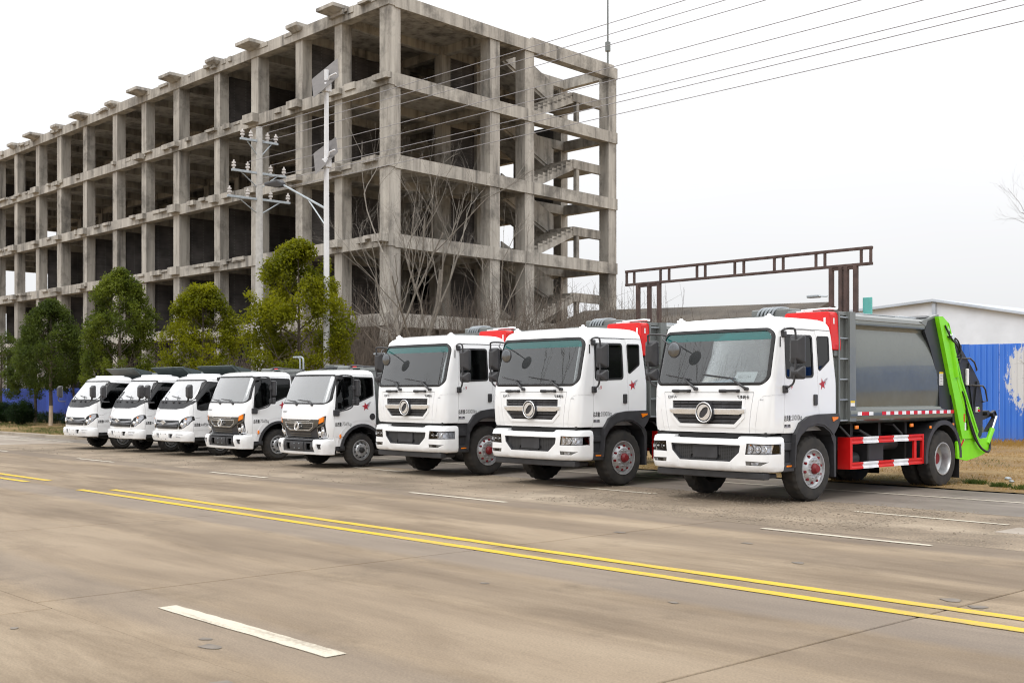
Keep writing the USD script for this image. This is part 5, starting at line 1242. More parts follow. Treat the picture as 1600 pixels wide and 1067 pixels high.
    obj('bumper_centre', [(B.solid(.025) - B.solid(.06)) ^ ex('y', mid.offset(.01, JR), -2, -.6) - ex('y', [(-.50, .57), (-.34, .57), (-.34, .42), (-.50, .42)], -2, -.6) - ex('y', [(.34, .57), (.50, .57), (.50, .42), (.34, .42)], -2, -.6), (B.solid(.0) - B.solid(.06)) ^ ex('y', [(-.58, .635), (.58, .635), (.585, .66), (-.585, .66)], -2, -.6)], M['trim'], bm)
    obj('number_plate_holder', (B.solid(.008) - B.solid(.024)) ^ ex('y', [(-.25, .41), (.25, .41), (.25, .60), (-.25, .60)], -2, -.9), M['trim'], bm)
    obj('bolt', [cyl((x, B.front(x, z) - .008, z), (x, B.front(x, z) + .02, z), .012, 8) for x in (-.1, .1) for z in (.45, .56)], M['galv'], bm)
    obj('fog_recess', both((B.solid(.04) - B.solid(.06)) ^ ex('y', fog.offset(.01, JR), -2, -.6)), M['seal'], bm)
    for (px, pz), (ex_, ez), (tx0, tz0), (tx1, tz1) in (((-.10, 1.445), (-.30, 1.53), (-.62, 1.545), (-.18, 1.52)), ((.50, 1.44), (.28, 1.545), (-.12, 1.555), (.40, 1.525))):
        f = lambda x, z, d: (x, C.front(x, z) - d, z)
        wp = obj('wiper', [tube([f(px, pz, .03), f((px + ex_) / 2, (pz + ez) / 2, .045), f(ex_, ez, .025)], [.018, .014, .009], 7, 1), cyl(f(px, pz, -.02), f(px, pz, .04), .025, 12)], M['trim'], t)
        obj('wiper_blade', tube([f(tx0 + (tx1 - tx0) * k, tz0 + (tz1 - tz0) * k, .018) for k in np.linspace(0, 1, 7)], .008, 6), M['trim'], wp)
    for s in (1, -1):
        mg = part_group('mirror', t)
        obj('mirror_arm', [tube([(s * .93, -.60, 2.09), (s * 1.02, -.58, 2.12), (s * 1.16, -.36, 2.11), (s * 1.18, -.32, 2.0), (s * 1.18, -.32, 1.5), (s * 1.15, -.36, 1.36), (s * 1.04, -.60, 1.30), (s * 1.0, -.66, 1.27)], .016, 7, 2), rbox(*sorted((s * .97, s * 1.03)), -.76, -.60, 1.19, 1.33, .015), rbox(*sorted((s * .92, s * 1.0)), -.64, -.5, 2.02, 2.12, .015)], M['trim'], mg)
        h = obj('mirror_housing', rbox(s * 1.19 - .10, s * 1.19 + .10, -.30, -.22, 1.63, 2.02, .03), M['trim'], mg)
        h2 = obj('mirror_housing', rbox(s * 1.19 - .09, s * 1.19 + .09, -.30, -.23, 1.43, 1.60, .03), M['trim'], mg)
        obj('mirror_bracket', [rbox(s * 1.18 - .04, s * 1.18 + .04, -.36, -.28, z - .05, z + .05, .015) for z in (1.83, 1.51)], M['trim'], mg)
        obj('mirror_glass', rbox(s * 1.19 - .085, s * 1.19 + .085, -.222, -.216, 1.66, 1.99, .003), M['chrome'], h)
    obj('mass_lettering', place(mass_text(.085, '7360'), SIDE, (1.0015, -.715, .965)), M['ink'], t)
    a, b = star_sticker(.17)
    obj('star_sticker', place(a, SIDE, (.999, .13, 1.40)), M['star'], t)
    obj('swoosh_sticker', place(b, SIDE, (.999, .13, 1.40)), M['sticker_grey'], t)
    I = part_group('cabin', t)
    obj('lining', [box(-.93, .93, -.85, .42, .72, .8) - AP, (C.solid(.045) - C.solid(.065)) ^ box(-1.2, 1.2, -.3, .6, .8, 2.3) - SW(.03) - AP - ex('y', [(-.7, 1.5), (.7, 1.5), (.7, 2.0), (-.7, 2.0)], .2, 1.2)], M['cabin'], I)
    seats_and_dash(I, C, .8, 1.44, -.70, .30, .90, sw_x=.42)
    ch = [box(-.42, -.34, -.8, 4.6, .5, .7), box(.34, .42, -.8, 4.6, .5, .7), box(-.6, .6, -.7, .5, .38, .72), box(-.9, .9, -.95, -.62, .34, .64), box(-.85, .85, -.02, .08, .34, .46), cyl((-.9, 3.3, .4), (.9, 3.3, .4), .07, 12)]
    ch += [box(.5, .9, .7, 1.3, .38, .62), box(-.9, -.5, .7, 1.4, .36, .64)]
    obj('chassis', ch, M['chassis'], t)
    obj('wheel_well', both(ex('x', arch.offset(.012, JR, 2, 32) - arch, .42, .93) + ex('x', arch.offset(.012, JR, 2, 32), .40, .42)) ^ box(-2, 2, -2, 2, .45, 2), M['chassis'], t)
    obj('side_skirt', both(cbox(.90, .97, -.74, -.42, .40, .50, .01)), M['trim'], t)
    for s in (1, -1):
        wheel(t, s * .85, .03, .40, .235, .225, s, 'front')
        wheel(t, s * .87, 3.3, .40, .235, .225, s, 'rear')
        wheel(t, s * .62, 3.3, .40, .235, .225, s, 'inner')
    # low compactor body behind the cab with pipes and a rail standing above the roof line
    sec = cs([(-.98, .72), (.98, .72), (.98, 2.15), (.9, 2.27), (-.9, 2.27), (-.98, 2.15)], .04)
    bo = obj('compactor_body', ex('y', sec, .72, 4.3), M['grey'], t)
    obj('body_front_rail', [cbox(-.95, .95, .66, .74, 2.24, 2.31, .01), rbox(-.88, -.42, .62, .95, 2.24, 2.36, .03), rbox(-.3, .05, .66, .9, 2.24, 2.33, .02)], M['grey'], bo)
    obj('roof_hook', [tube([(x, .95, 2.25), (x, .95, 2.57), (x - .04, .95, 2.63), (x - .10, .95, 2.65), (x - .32, .95, 2.65)], .022, 8, 1) for x in (.52, .68)], M['galv'], bo)
    obj('roof_pipe', [tube([(-.7, .8, 2.34), (-.3, .7, 2.38), (.1, .8, 2.33), (.8, .9, 2.3)], .03, 7, 1), tube([(.5, 1.5, 2.3), (.6, 1.9, 2.4), (.7, 2.3, 2.3)], .025, 7, 2)], M['trim'], bo)
    obj('roof_pump', [rbox(.25, .75, 2.1, 2.5, 2.24, 2.44, .03)] + [rbox(.18 + .07 * k, .22 + .07 * k, 1.95, 2.45, 2.24, 2.46, .015) for k in range(3)], M['grey'], bo)
    obj('beacon', rbox(-.35, -.18, .7, .8, 2.32, 2.37, .015), M['red'], bo)
    return t


# ---------------------------------------------------------------- the small truck
def build_small():
    t = thing('mini_truck', None, 'truck', sx=1.17)
    C = Cab([(.58, -1.10, .40, .84), (.62, -1.12, .40, .87), (.80, -1.13, .40, .875), (1.05, -1.11, .40, .875), (1.25, -1.06, .40, .87), (1.50, -.94, .40, .865), (1.8, -.72, .39, .83), (2.03, -.545, .38, .80),
             (2.08, -.50, .38, .79), (2.12, -.45, .37, .775), (2.16, -.37, .35, .74), (2.185, -.28, .32, .69), (2.20, -.15, .25, .60), (2.205, -.02, .12, .45)], .28, .28, .09)
    shell = C.solid() - C.solid(.045)
    shell = shell + both(ex('x', [(-.80, .52), (.40, .52), (.40, .62), (-.80, .62)], .82, .872))
    arch = cs([(.02 + .45 * math.cos(a), .36 + .45 * math.sin(a)) for a in np.linspace(0, 2 * math.pi, 40)[:-1]])
    ws = cs([(-.80, 1.50), (.80, 1.50), (.745, 2.06), (-.745, 2.06)], .08)
    blk = cs([(-.86, 1.50), (.86, 1.50), (.80, 1.40), (.66, 1.30), (.40, 1.265), (-.40, 1.265), (-.66, 1.30), (-.80, 1.40)])
    win = cs([(-.68, 1.27), (-.56, 1.24), (.30, 1.30), (.32, 1.98), (-.36, 2.01), (-.42, 1.98), (-.68, 1.55)], .03)
    WS = lambda g=0.0: ex('y', ws.offset(g, JR, 2, 32) if g else ws, -2, -.30)
    SW = lambda g=0.0: both(ex('x', win.offset(g, JR, 2, 32) if g else win, .6, 1.6))
    FR = lambda c, a, b: (C.solid(a) - C.solid(b)) ^ ex('y', c, -2, -.55)
    gr = cs([(-.56, .97), (.56, .97), (.585, .86), (.53, .73), (-.53, .73), (-.585, .86)])
    hl = cs([(.555, .735), (.58, .90), (.66, .99), (.80, 1.075), (.87, 1.09), (.875, .98), (.83, .86), (.74, .77), (.66, .735)], .015)
    shell = shell - WS(-.004) - SW(-.004) - ex('x', arch, -2, 2) - ex('y', gr, -2, -.55) - both(ex('y', hl, -2, -.55))
    dc = cs([(-.80, .4), (-.78, 1.4), (-.40, 2.06), (.36, 2.06), (.37, .4)])
    DP = lambda g: both(ex('x', dc.offset(g, JR, 2, 16), .7, 1.6))
    doors, rest = shell ^ DP(-.004), shell - DP(.004)
    crease = ex('x', cs([(-.80, 1.035), (-.62, 1.035), (-.48, 1.12), (.36, 1.12), (.36, 1.126), (-.484, 1.126), (-.624, 1.041), (-.80, 1.041)]), .8, 1.0) + ex('x', [(-.8, .70), (.37, .70), (.37, .705), (-.8, .705)], .8, 1.0)
    doors = doors - both(crease ^ (C.solid() - C.solid(.008)))
    cabm = obj('cab', rest, M['white'], t)
    obj('roof_bulge', rbox(-.45, .45, -.2, .30, 2.15, 2.235, .035), M['white'], cabm)
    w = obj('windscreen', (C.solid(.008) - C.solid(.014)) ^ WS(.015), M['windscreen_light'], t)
    obj('windscreen_seal', (C.solid(-.003) - C.solid(.025)) ^ (WS(.018) - WS(-.010)), M['seal'], w)
    obj('cowl_panel', FR(blk, -.004, .01), M['charcoal'], t)
    for s in (1, -1):
        d = obj('door', doors ^ half_of(s), M['white'], t)
        obj('side_window', (C.solid(.006) - C.solid(.012)) ^ SW(.01) ^ half_of(s), M['side_glass'], d)
        obj('window_seal', (C.solid(-.003) - C.solid(.025)) ^ (SW(.014) - SW(-.010)) ^ half_of(s), M['seal'], d)
        obj('door_handle', rbox(*sorted((s * .865, s * .885)), .16, .30, 1.17, 1.21, .008), M['trim'], d)
        L = part_group('headlight', t)
        F_ = lambda c, a, b: (C.solid(a) - C.solid(b)) ^ both(ex('y', c, -2, -.5)) ^ half_of(s)
        obj('lamp_housing', F_(hl.offset(.008, JR), .015, .04), M['lamp'], L)
        obj('lamp_bowl', [MF.sphere(.06, 20).scale((1, .6, 1)).translate((s * x, C.front(x, z) + .02, z)) for x, z in ((.66, .85), (.75, .90))], M['chrome'], L)
        obj('indicator', MF.sphere(.028, 12).scale((1.6, .6, .8)).translate((s * .76, C.front(.76, 1.0) + .012, 1.005)), M['amber'], L)
        obj('lamp_bezel', F_(hl - hl.offset(-.012, JR), -.001, .03), M['seal'], L)
        obj('lamp_glass', F_(hl, .0, .004), M['lens'], L)
    G = part_group('grille', t)
    obj('grille_back', FR(gr.offset(.02, JR), .03, .05), M['seal'], G)
    obj('grille_frame', FR(gr - gr.offset(-.022, JR), -.002, .04), M['dark_chrome'], G)
    obj('grille_bar', [FR(cs([(-.55, .93), (-.30, .905), (.30, .905), (.55, .93), (.55, .875), (.30, .85), (-.30, .85), (-.55, .875)]), -.004, .03), FR(cs([(-.5, .835), (.5, .835), (.5, .82), (-.5, .82)]), .01, .03)], M['grey_ink'], G)
    obj('grille_mesh', FR(cs([(-.5, .81), (.5, .81), (.47, .74), (-.47, .74)]), .008, .03), M['mesh'], G)
    em = (CS([[(-.13, .01), (0, .055), (.13, .01), (0, -.06)]], EO) - CS([[(-.085, .006), (0, .034), (.085, .006), (0, -.035)]], EO)).extrude(.02) + CS([[(-.05, .005), (0, .02), (.05, .005), (0, -.03)]], EO).extrude(.016)
    obj('badge', place(em, FRONT, (0, -1.155, .905)), M['chrome'], G)
    B = Cab([(.385, -1.08, -.74, .83), (.41, -1.14, -.74, .865), (.52, -1.175, -.74, .885), (.63, -1.165, -.74, .88), (.665, -1.13, -.74, .86), (.672, -1.08, -.76, .82)], .22, .26, .08, .05)
    holes = cs([(-.40, .605), (-.24, .605), (-.24, .49), (-.36, .49)]) + cs([(.24, .605), (.42, .605), (.38, .49), (.24, .49)])
    fog = cs([(.52, .605), (.78, .60), (.76, .57), (.60, .565), (.60, .545), (.74, .54), (.72, .50), (.56, .505)], .006)
    bs = B.solid() - B.solid(.045).translate((0, .08, -.02)) - box(-.6, .6, -1.06, 0, 0, 2) - ex('y', holes, -2, -.6) - both(ex('y', fog, -2, -.6) ^ (B.solid() - B.solid(.025)))
    bm = obj('bumper', bs, M['white'], t)
    obj('bumper_opening', [(B.solid(.04) - B.solid(.06)) ^ ex('y', holes.offset(.01, JR), -2, -.6)], M['seal'], bm)
    obj('fog_light', both((B.solid(.018) - B.solid(.03)) ^ ex('y', fog, -2, -.6)), M['lamp'], bm)
    obj('number_plate_panel', [(B.solid(-.006) - B.solid(.02)) ^ ex('y', cs([(-.19, .435), (.19, .435), (.20, .61), (-.20, .61)], .01), -2, -.95)], M['white_plastic'], bm)
    obj('plate_bolt', [cyl((x, B.front(x, z) - .014, z), (x, B.front(x, z), z), .012, 8) for x in (-.12, .12) for z in (.455, .595)], M['seal'], bm)
    for (px, pz), (ex_, ez), (tx0, tz0), (tx1, tz1) in (((-.20, 1.45), (-.36, 1.60), (-.62, 1.60), (-.24, 1.56)), ((.40, 1.45), (.24, 1.62), (-.08, 1.63), (.36, 1.57))):
        f = lambda x, z, d: (x, C.front(x, z) - d, z)
        wp = obj('wiper', [tube([f(px, pz, .03), f((px + ex_) / 2, (pz + ez) / 2, .045), f(ex_, ez, .025)], [.016, .012, .008], 7, 1)] + [cyl(f(x, 1.455, -.02), f(x, 1.455, .035), .03, 12) for x in (px, px - .22)], M['trim'], t)
        obj('wiper_blade', tube([f(tx0 + (tx1 - tx0) * k, tz0 + (tz1 - tz0) * k, .018) for k in np.linspace(0, 1, 7)], .008, 6), M['trim'], wp)
    for s in (1, -1):
        mg = part_group('mirror', t)
        xx = 1.0 if s > 0 else 1.12
        obj('mirror_arm', [tube([(s * .70, -1.03, 1.44), (s * (xx - .12), -1.06, 1.44), (s * xx, -1.05, 1.47), (s * xx, -1.03, 1.62)], .016, 7, 2)] + ([tube([(s * .8, -.98, 1.46), (s * .95, -.99, 1.47), (s * .98, -1.0, 1.58)], .014, 6, 1)] if s > 0 else []), M['trim'], mg)
        h = obj('mirror_housing', MF.batch_hull([rbox(s * xx - .105, s * xx + .105, -1.02, -.95, 1.55, 1.93, .035), rbox(s * xx - .08, s * xx + .08, -1.07, -1.0, 1.60, 1.88, .03)]), M['trim'], mg)
        obj('mirror_glass', rbox(s * xx - .09, s * xx + .09, -.952, -.945, 1.575, 1.905, .003), M['chrome'], h)
    obj('mass_lettering', place(mass_text(.085, '4495'), SIDE, (.877, -.78, .815)), M['ink'], t)
    hz, _ = han('小', .06, .003); hk, _ = han('卡', .06, .003)
    obj('lettering', [place(hz, SIDE, (.8765, -.40, 1.055)), place(hk, SIDE, (.8765, -.29, 1.055)), place(text('-', .05, .003, True), SIDE, (.8765, -.325, 1.06))], M['grey_ink'], t)
    I = part_group('cabin', t)
    obj('lining', [box(-.82, .82, -.85, .36, .6, .7), (C.solid(.045) - C.solid(.06)) ^ box(-1.2, 1.2, -.2, .6, .7, 2.2) - SW(.03) - ex('y', [(-.6, 1.45), (.6, 1.45), (.6, 1.95), (-.6, 1.95)], .2, 1.2)], M['cabin'], I)
    seats_and_dash(I, C, .7, 1.42, -.62, .26, .80, sw_x=.38)
    ch = [box(-.38, -.30, -.8, 3.9, .46, .62), box(.30, .38, -.8, 3.9, .46, .62), box(-.55, .55, -.7, .5, .34, .62), box(-.78, .78, -.85, -.6, .38, .62), box(-.74, .74, -.03, .07, .28, .38), cyl((-.8, 2.7, .33), (.8, 2.7, .33), .06, 12), both(cbox(.75, .86, -.76, .40, .42, .54, .01) - ex('x', arch, -2, 2)), box(.45, .8, .6, 1.4, .34, .6), box(-.8, -.45, .6, 1.4, .34, .6)]
    obj('chassis', ch, M['chassis'], t)
    for s in (1, -1):
        wheel(t, s * .745, .02, .335, .20, .185, s, 'front')
        wheel(t, s * .745, 2.7, .335, .20, .185, s, 'rear')
        wheel(t, s * .53, 2.7, .335, .20, .185, s, 'inner')
    # tipping body with a hopper hood leaning forward over the cab
    sec = cs([(-.86, .62), (.86, .62), (.86, 1.95), (.80, 2.10), (-.80, 2.10), (-.86, 1.95)], .03)
    bo = obj('tipping_body', ex('y', sec, .62, 3.5), M['visor_green'], t)
    hood = cs([(.86, 2.06), (.93, 2.06), (.42, 2.475), (.33, 2.455)])
    obj('hood', [ex('x', hood, -.84, .84)] + [ex('x', cs([(.86, 2.08), (.93, 2.08), (.97, 2.36), (.42, 2.46)]), x - .012, x + .012) for x in (-.828, .828)], M['visor_green'], bo)
    obj('body_lid', [MF.batch_hull([cbox(-.78, .78, .75, .80, 2.09, 2.26, .01), cbox(-.78, .78, 2.6, 2.7, 2.09, 2.20, .01)])] + [cbox(-.80, .80, y, y + .05, 2.10, 2.28, .01) for y in (1.2, 1.8, 2.4)], M['grey'], bo)
    obj('lid_rail', [tube([(x, .8, 2.31), (x, 2.6, 2.25)], .02, 6) for x in (-.7, 0, .7)], M['galv'], bo)
    return t


def put(t, x, y, label, group):
    p = t.GetPrim() if hasattr(t, 'GetPrim') else t
    UsdGeom.Xformable(p).GetOrderedXformOps()[0].Set(Gf.Vec3d(x, y, 0))
    return tag(p, label, None, group)


g_big = 'large garbage trucks parked at the right of the row'
big = build_big()
put(big, -11.76, 16.23, 'white garbage truck nearest the camera, whole grey body and green lift arm in view', g_big)
copy_of(big, (-15.90, 16.33, 0), 'white garbage truck in the middle of the three large ones, red tank above its cab', group=g_big)
copy_of(big, (-19.68, 16.33, 0), 'white garbage truck beside the light truck, farthest of the three large ones', group=g_big)
g_mid = 'light trucks in the middle of the row'
mid = build_medium()
put(mid, -23.42, 15.88, 'white light truck with dark chrome grille, next to the large garbage trucks', g_mid)
copy_of(mid, (-27.12, 15.95, 0), 'white light truck with dark chrome grille, next to the mini trucks', group=g_mid)
g_small = 'mini trucks at the far left of the row'
sml = build_small()
put(sml, -30.20, 16.0, 'white mini truck with black cowl, right one of three, beside the light trucks', g_small)
copy_of(sml, (-32.85, 15.88, 0), 'white mini truck with black cowl, in the middle between two like it', group=g_small, sx=1.17)
copy_of(sml, (-35.55, 15.65, 0), 'white mini truck with black cowl, leftmost in the whole row of trucks', group=g_small, sx=1.17)


# papers lying behind the windscreens
def paper(name, pts, mat_, label, writing=None, cat='paper'):
    p = [np.array(q, float) for q in pts]
    n = np.cross(p[1] - p[0], p[3] - p[0]); n /= np.linalg.norm(n)
    V = np.array(p + [q - n * .003 for q in p])
    F = [[0, 1, 2], [0, 2, 3], [4, 6, 5], [4, 7, 6], [0, 4, 5], [0, 5, 1], [1, 5, 6], [1, 6, 2], [2, 6, 7], [2, 7, 3], [3, 7, 4], [3, 4, 0]]
    t = thing(name, label, cat)
    obj('sheet', trimesh.Trimesh(V, F, process=False), mat_, t, smooth=False)
    if writing:
        ax = p[1] - p[0]; w = np.linalg.norm(ax); ax /= w
        ay = np.cross(n, ax)
        tx = text(writing, .05, .001); tx.apply_scale((w * .62 / tx.bounds[1][0], 1, 1))
        obj('writing', place(tx, (ax, ay, n), p[0] + ax * w * .18 + ay * .075 + n * .002), M['grey_ink'], t)
    return t


for bx, by, k, num in ((-11.76, 16.23, 0, 'RG13244'), (-15.90, 16.33, 1, 'RG13286'), (-19.68, 16.33, 2, None)):
    P = lambda x, y, z: (bx + x, by + y, z)
    where = ('nearest garbage truck', 'middle large garbage truck', 'third garbage truck, beside the light trucks')[k]
    if num:
        paper('paper_sheet', [P(.42, -1.10, 1.885), P(.80, -1.08, 1.885), P(.82, -1.0, 2.05), P(.44, -1.02, 2.05)], M['paper'], f'white sheet with a number behind the windscreen of the {where}', num)
    else:
        paper('paper_sheet', [P(.0, -1.08, 1.885), P(.40, -1.06, 1.885), P(.46, -.92, 2.08), P(.30, -.95, 1.98)], M['paper'], f'curled white sheet behind the windscreen of the {where}')
    if k == 0:
        paper('leaflet', [P(-.55, -1.10, 1.882), P(-.22, -1.10, 1.882), P(-.0, -.90, 1.97), P(-.40, -.90, 1.98)], M['paper_print'], 'colourful printed leaflet behind the windscreen of the nearest garbage truck', cat='leaflet')
        paper('blue_document', [P(-.12, -1.06, 1.882), P(.25, -1.06, 1.882), P(.34, -.86, 1.93), P(.02, -.86, 1.93)], M['paper_blue'], 'pale blue document flat behind the nearest garbage truck windscreen', cat='document')
        paper('brochure', [P(.22, -.98, 1.885), P(.42, -.96, 1.885), P(.44, -.86, 2.02), P(.16, -.84, 1.95)], M['paper_blue'], 'folded blue brochure next to the numbered sheet, nearest truck', cat='brochure')
        fb = thing('red_box', 'red box on the dashboard behind the nearest truck windscreen, far left corner', 'box')
        obj('carton', rbox(bx - .98, bx - .58, by - .98, by - .75, 1.865, 1.97, .01), M['red'], fb)
    else:
        paper('document', [P(-.5, -1.06, 1.882), P(-.1, -1.06, 1.882), P(-.02, -.86, 1.93), P(-.42, -.86, 1.93)], M['paper_blue'], f'pale printed document behind the windscreen of the {where}', cat='document')
for bx, by, k in ((-30.20, 16.0, 0), (-32.85, 15.88, 1)):
    P = lambda x, y, z: (bx + x, by + y, z)
    paper('dashboard_paper', [P(.10, -.80, 1.435), P(.60, -.80, 1.435), P(.62, -.62, 1.50), P(.12, -.62, 1.50)], M['paper'], 'white paper on the dashboard of the mini truck ' + ('beside the light trucks' if k == 0 else 'in the middle of the three'))
# ================================================================ vegetation
def leaves(centres, size, rng_, n_per, spread, flat=.5):
    """Pointed leaf quads in clumps round the given centres: vertices and faces."""
    C = np.repeat(np.asarray(centres, float), n_per, axis=0)
    n = len(C)
    d = rng_.normal(size=(n, 3)); d /= np.linalg.norm(d, axis=1, keepdims=True)
    C = C + d * (rng_.random(n) ** .5)[:, None] * spread
    a = rng_.normal(size=(n, 3)) + np.array([0, 0, -.3]); a /= np.linalg.norm(a, axis=1, keepdims=True)
    b = np.cross(rng_.normal(size=(n, 3)) * .55 + [0, 0, 1.0], a); b /= np.linalg.norm(b, axis=1, keepdims=True) + 1e-9
    L = size * rng_.uniform(.65, 1.35, n)[:, None]
    W = L * .30
    V = np.stack([C, C + a * L * .5 + b * W, C + a * L, C + a * L * .5 - b * W], 1).reshape(-1, 3)
    i = np.arange(n)[:, None] * 4
    F = np.concatenate([i + [0, 1, 2], i + [0, 2, 3]])
    return V, F


def leaf_mat(name, dark, mid, bright, trans=.52):
    return mat(name, {'g': ('geometry', {}), 'n': ('noise_texture', {'scale': .9, 'detail': 3.0}), 'a': ('math', {'math_type': 'multiply_add', 'value2': .5}), 'h': ('math', {'math_type': 'multiply', 'value2': .62}), 'r': ('rgb_ramp', {'ramp': [(.22, dark), (.52, mid), (.85, bright)]}),
                      'p': ('principled_bsdf', {'roughness': .5, 'specular_ior_level': .18}), 't': ('translucent_bsdf', {}), 'm': ('mix_closure', {'fac': trans})},
               [('g.position', 'n.vector'), ('g.random_per_island', 'a.value1'), ('n.fac', 'h.value1'), ('h.value', 'a.value3'), ('a.value', 'r.fac'), ('r.color', 'p.base_color'), ('r.color', 't.color'), ('p.BSDF', 'm.closure1'), ('t.BSDF', 'm.closure2')], 'm.closure')


M['bark'] = plain('bark', (.085, .068, .052), .9, var=.4, scale=9, bump=.6)
M['limewash'] = plain('limewashed_bark', (.45, .36, .27), .9, var=.2, scale=8)
M['pale_bark'] = plain('pale_bark', (.20, .18, .155), .9, var=.3, scale=6)
M['twig'] = plain('dry_twigs', (.10, .078, .06), .9, var=.4, scale=2)
M['leaf_dark'] = leaf_mat('camphor_leaves_dark', (.045, .066, .012), (.120, .155, .022), (.24, .26, .03))
M['leaf_mid'] = leaf_mat('camphor_leaves', (.062, .088, .012), (.180, .210, .020), (.36, .36, .025))
M['leaf_gold'] = leaf_mat('camphor_leaves_yellowing', (.10, .115, .005), (.29, .285, .008), (.52, .44, .015))
M['hedge'] = leaf_mat('hedge_leaves', (.008, .020, .006), (.026, .050, .012), (.06, .09, .02))
M['leaf_red'] = leaf_mat('reddish_leaves', (.06, .02, .015), (.17, .06, .04), (.26, .12, .06))


def leafy_tree(x, y, h, r, base, leaf, label, seed, clumps=330, per=44, size=.105, cone=.82, name='leafy_tree', lean=0.0, wash=True, group='leafy street trees behind the trucks'):
    g = np.random.default_rng(seed)
    gz_ = float(ground_z(x, y))
    t = thing(name, label, 'tree', (x, y, gz_))
    top = h * .93
    P_ = [(0, 0, -.1), (.02, .01, base * .5), (.05 + lean * .3, -.03, base), (.0 + lean * .6, .04, h * .55), (lean, 0, top)]
    obj('trunk', tube(P_, [r * .055, r * .050, r * .045, r * .026, .012], 9, 2), M['bark'], t)
    if wash:
        obj('limewash', tube([(0, 0, 0), (.012, .006, .45), (.022, .008, .95)], [r * .0575, r * .0545, r * .0525], 10), M['limewash'], t)
    lim, cen = [], []
    nl = 15
    for k in range(nl):
        f = (k + .5) / nl
        z0 = base * .95 + (h * .82 - base) * f
        a = k * 2.4 + g.uniform(-.4, .4)
        ln = r * (1.0 - .75 * f ** 1.5) * g.uniform(.75, 1.0)
        p0 = np.array([lean * f, 0, z0]); p1 = p0 + np.array([math.cos(a) * ln * .55, math.sin(a) * ln * .55, ln * .35]); p2 = p0 + np.array([math.cos(a) * ln * .95, math.sin(a) * ln * .95, ln * .75])
        lim.append(tube([p0, p1, p2], [r * .02 * (1 - .5 * f), r * .012, .006], 5, 1))
        for _ in range(3):
            b = g.uniform(-1, 1, 3) * ln * .4
            lim.append(tube([p1, p1 + b * .5 + [0, 0, ln * .15], p1 + b + [0, 0, ln * .3]], [r * .009, .007, .004], 4))
    obj('limb', cat_(lim), M['bark'], t)
    # clump centres fill a lumpy egg; a few lobes stick out and some hollows stay open
    lob = [(g.uniform(0, 2 * math.pi), g.uniform(.1, .95), g.uniform(.6, 1.0)) for _ in range(26)]
    while len(cen) < clumps:
        f = g.random() ** .85
        a = g.uniform(0, 2 * math.pi)
        prof = (math.sin(math.pi * min(1, (f * .93 + .07)) ** cone)) ** .55
        bump_ = .80 + .30 * max(math.exp(-(((a - la_ + math.pi) % (2 * math.pi) - math.pi) / .5) ** 2 - ((f - lf) / .11) ** 2) * s for la_, lf, s in lob)
        rad = r * prof * bump_ * g.uniform(.35, 1.0) ** .45
        c = np.array([rad * math.cos(a) + lean * f, rad * math.sin(a), base * .80 + (h - base * .80) * f])
        if meshkit.noise((c * 1.15 + seed)[None], seed)[0] < .38:
            continue
        cen.append(c)
    V, F = leaves(cen, size, g, per, r * .135)
    obj('crown', trimesh.Trimesh(V, F, process=False), leaf, t, smooth=False)
    return t


leafy_tree(-34.75, 22.0, 6.75, 1.95, 1.7, M['leaf_gold'], 'tallest yellow-green leafy tree, behind the white street lamp pole', 17, 700, 44)
leafy_tree(-41.5, 22.0, 5.75, 1.75, 1.4, M['leaf_gold'], 'yellow-green leafy tree between the dense green one and the lamp pole tree', 5, 500, 44)
leafy_tree(-48.9, 22.0, 6.75, 1.85, 1.6, M['leaf_mid'], 'dense green leafy tree rising over the mini trucks', 8, 620, 44)
leafy_tree(-56.2, 21.9, 5.85, 1.75, 2.2, M['leaf_dark'], 'dark green leafy tree with limewashed trunk before the far blue fence', 13, 560, 44)
leafy_tree(-60.5, 22.8, 4.6, 1.45, 1.7, M['leaf_dark'], 'smaller dark green tree at the left edge of the photo, behind the round bush', 21, 360, 44, wash=False)
leafy_tree(-57.6, 23.6, 4.2, 1.1, 2.0, M['leaf_dark'], 'small dark tree half hidden behind the limewashed trunk tree', 24, 150, 40, wash=False, lean=-.5)
leafy_tree(-66.5, 23.2, 5.0, 1.6, 1.5, M['leaf_dark'], 'dark tree just beyond the left edge of the photo', 27, 200, 40, wash=False)
leafy_tree(-51.8, 23.6, 2.9, .8, .5, M['leaf_red'], 'small reddish shrub behind the leftmost mini truck', 31, 80, 40, name='red_shrub', size=.10, wash=False, group=None)

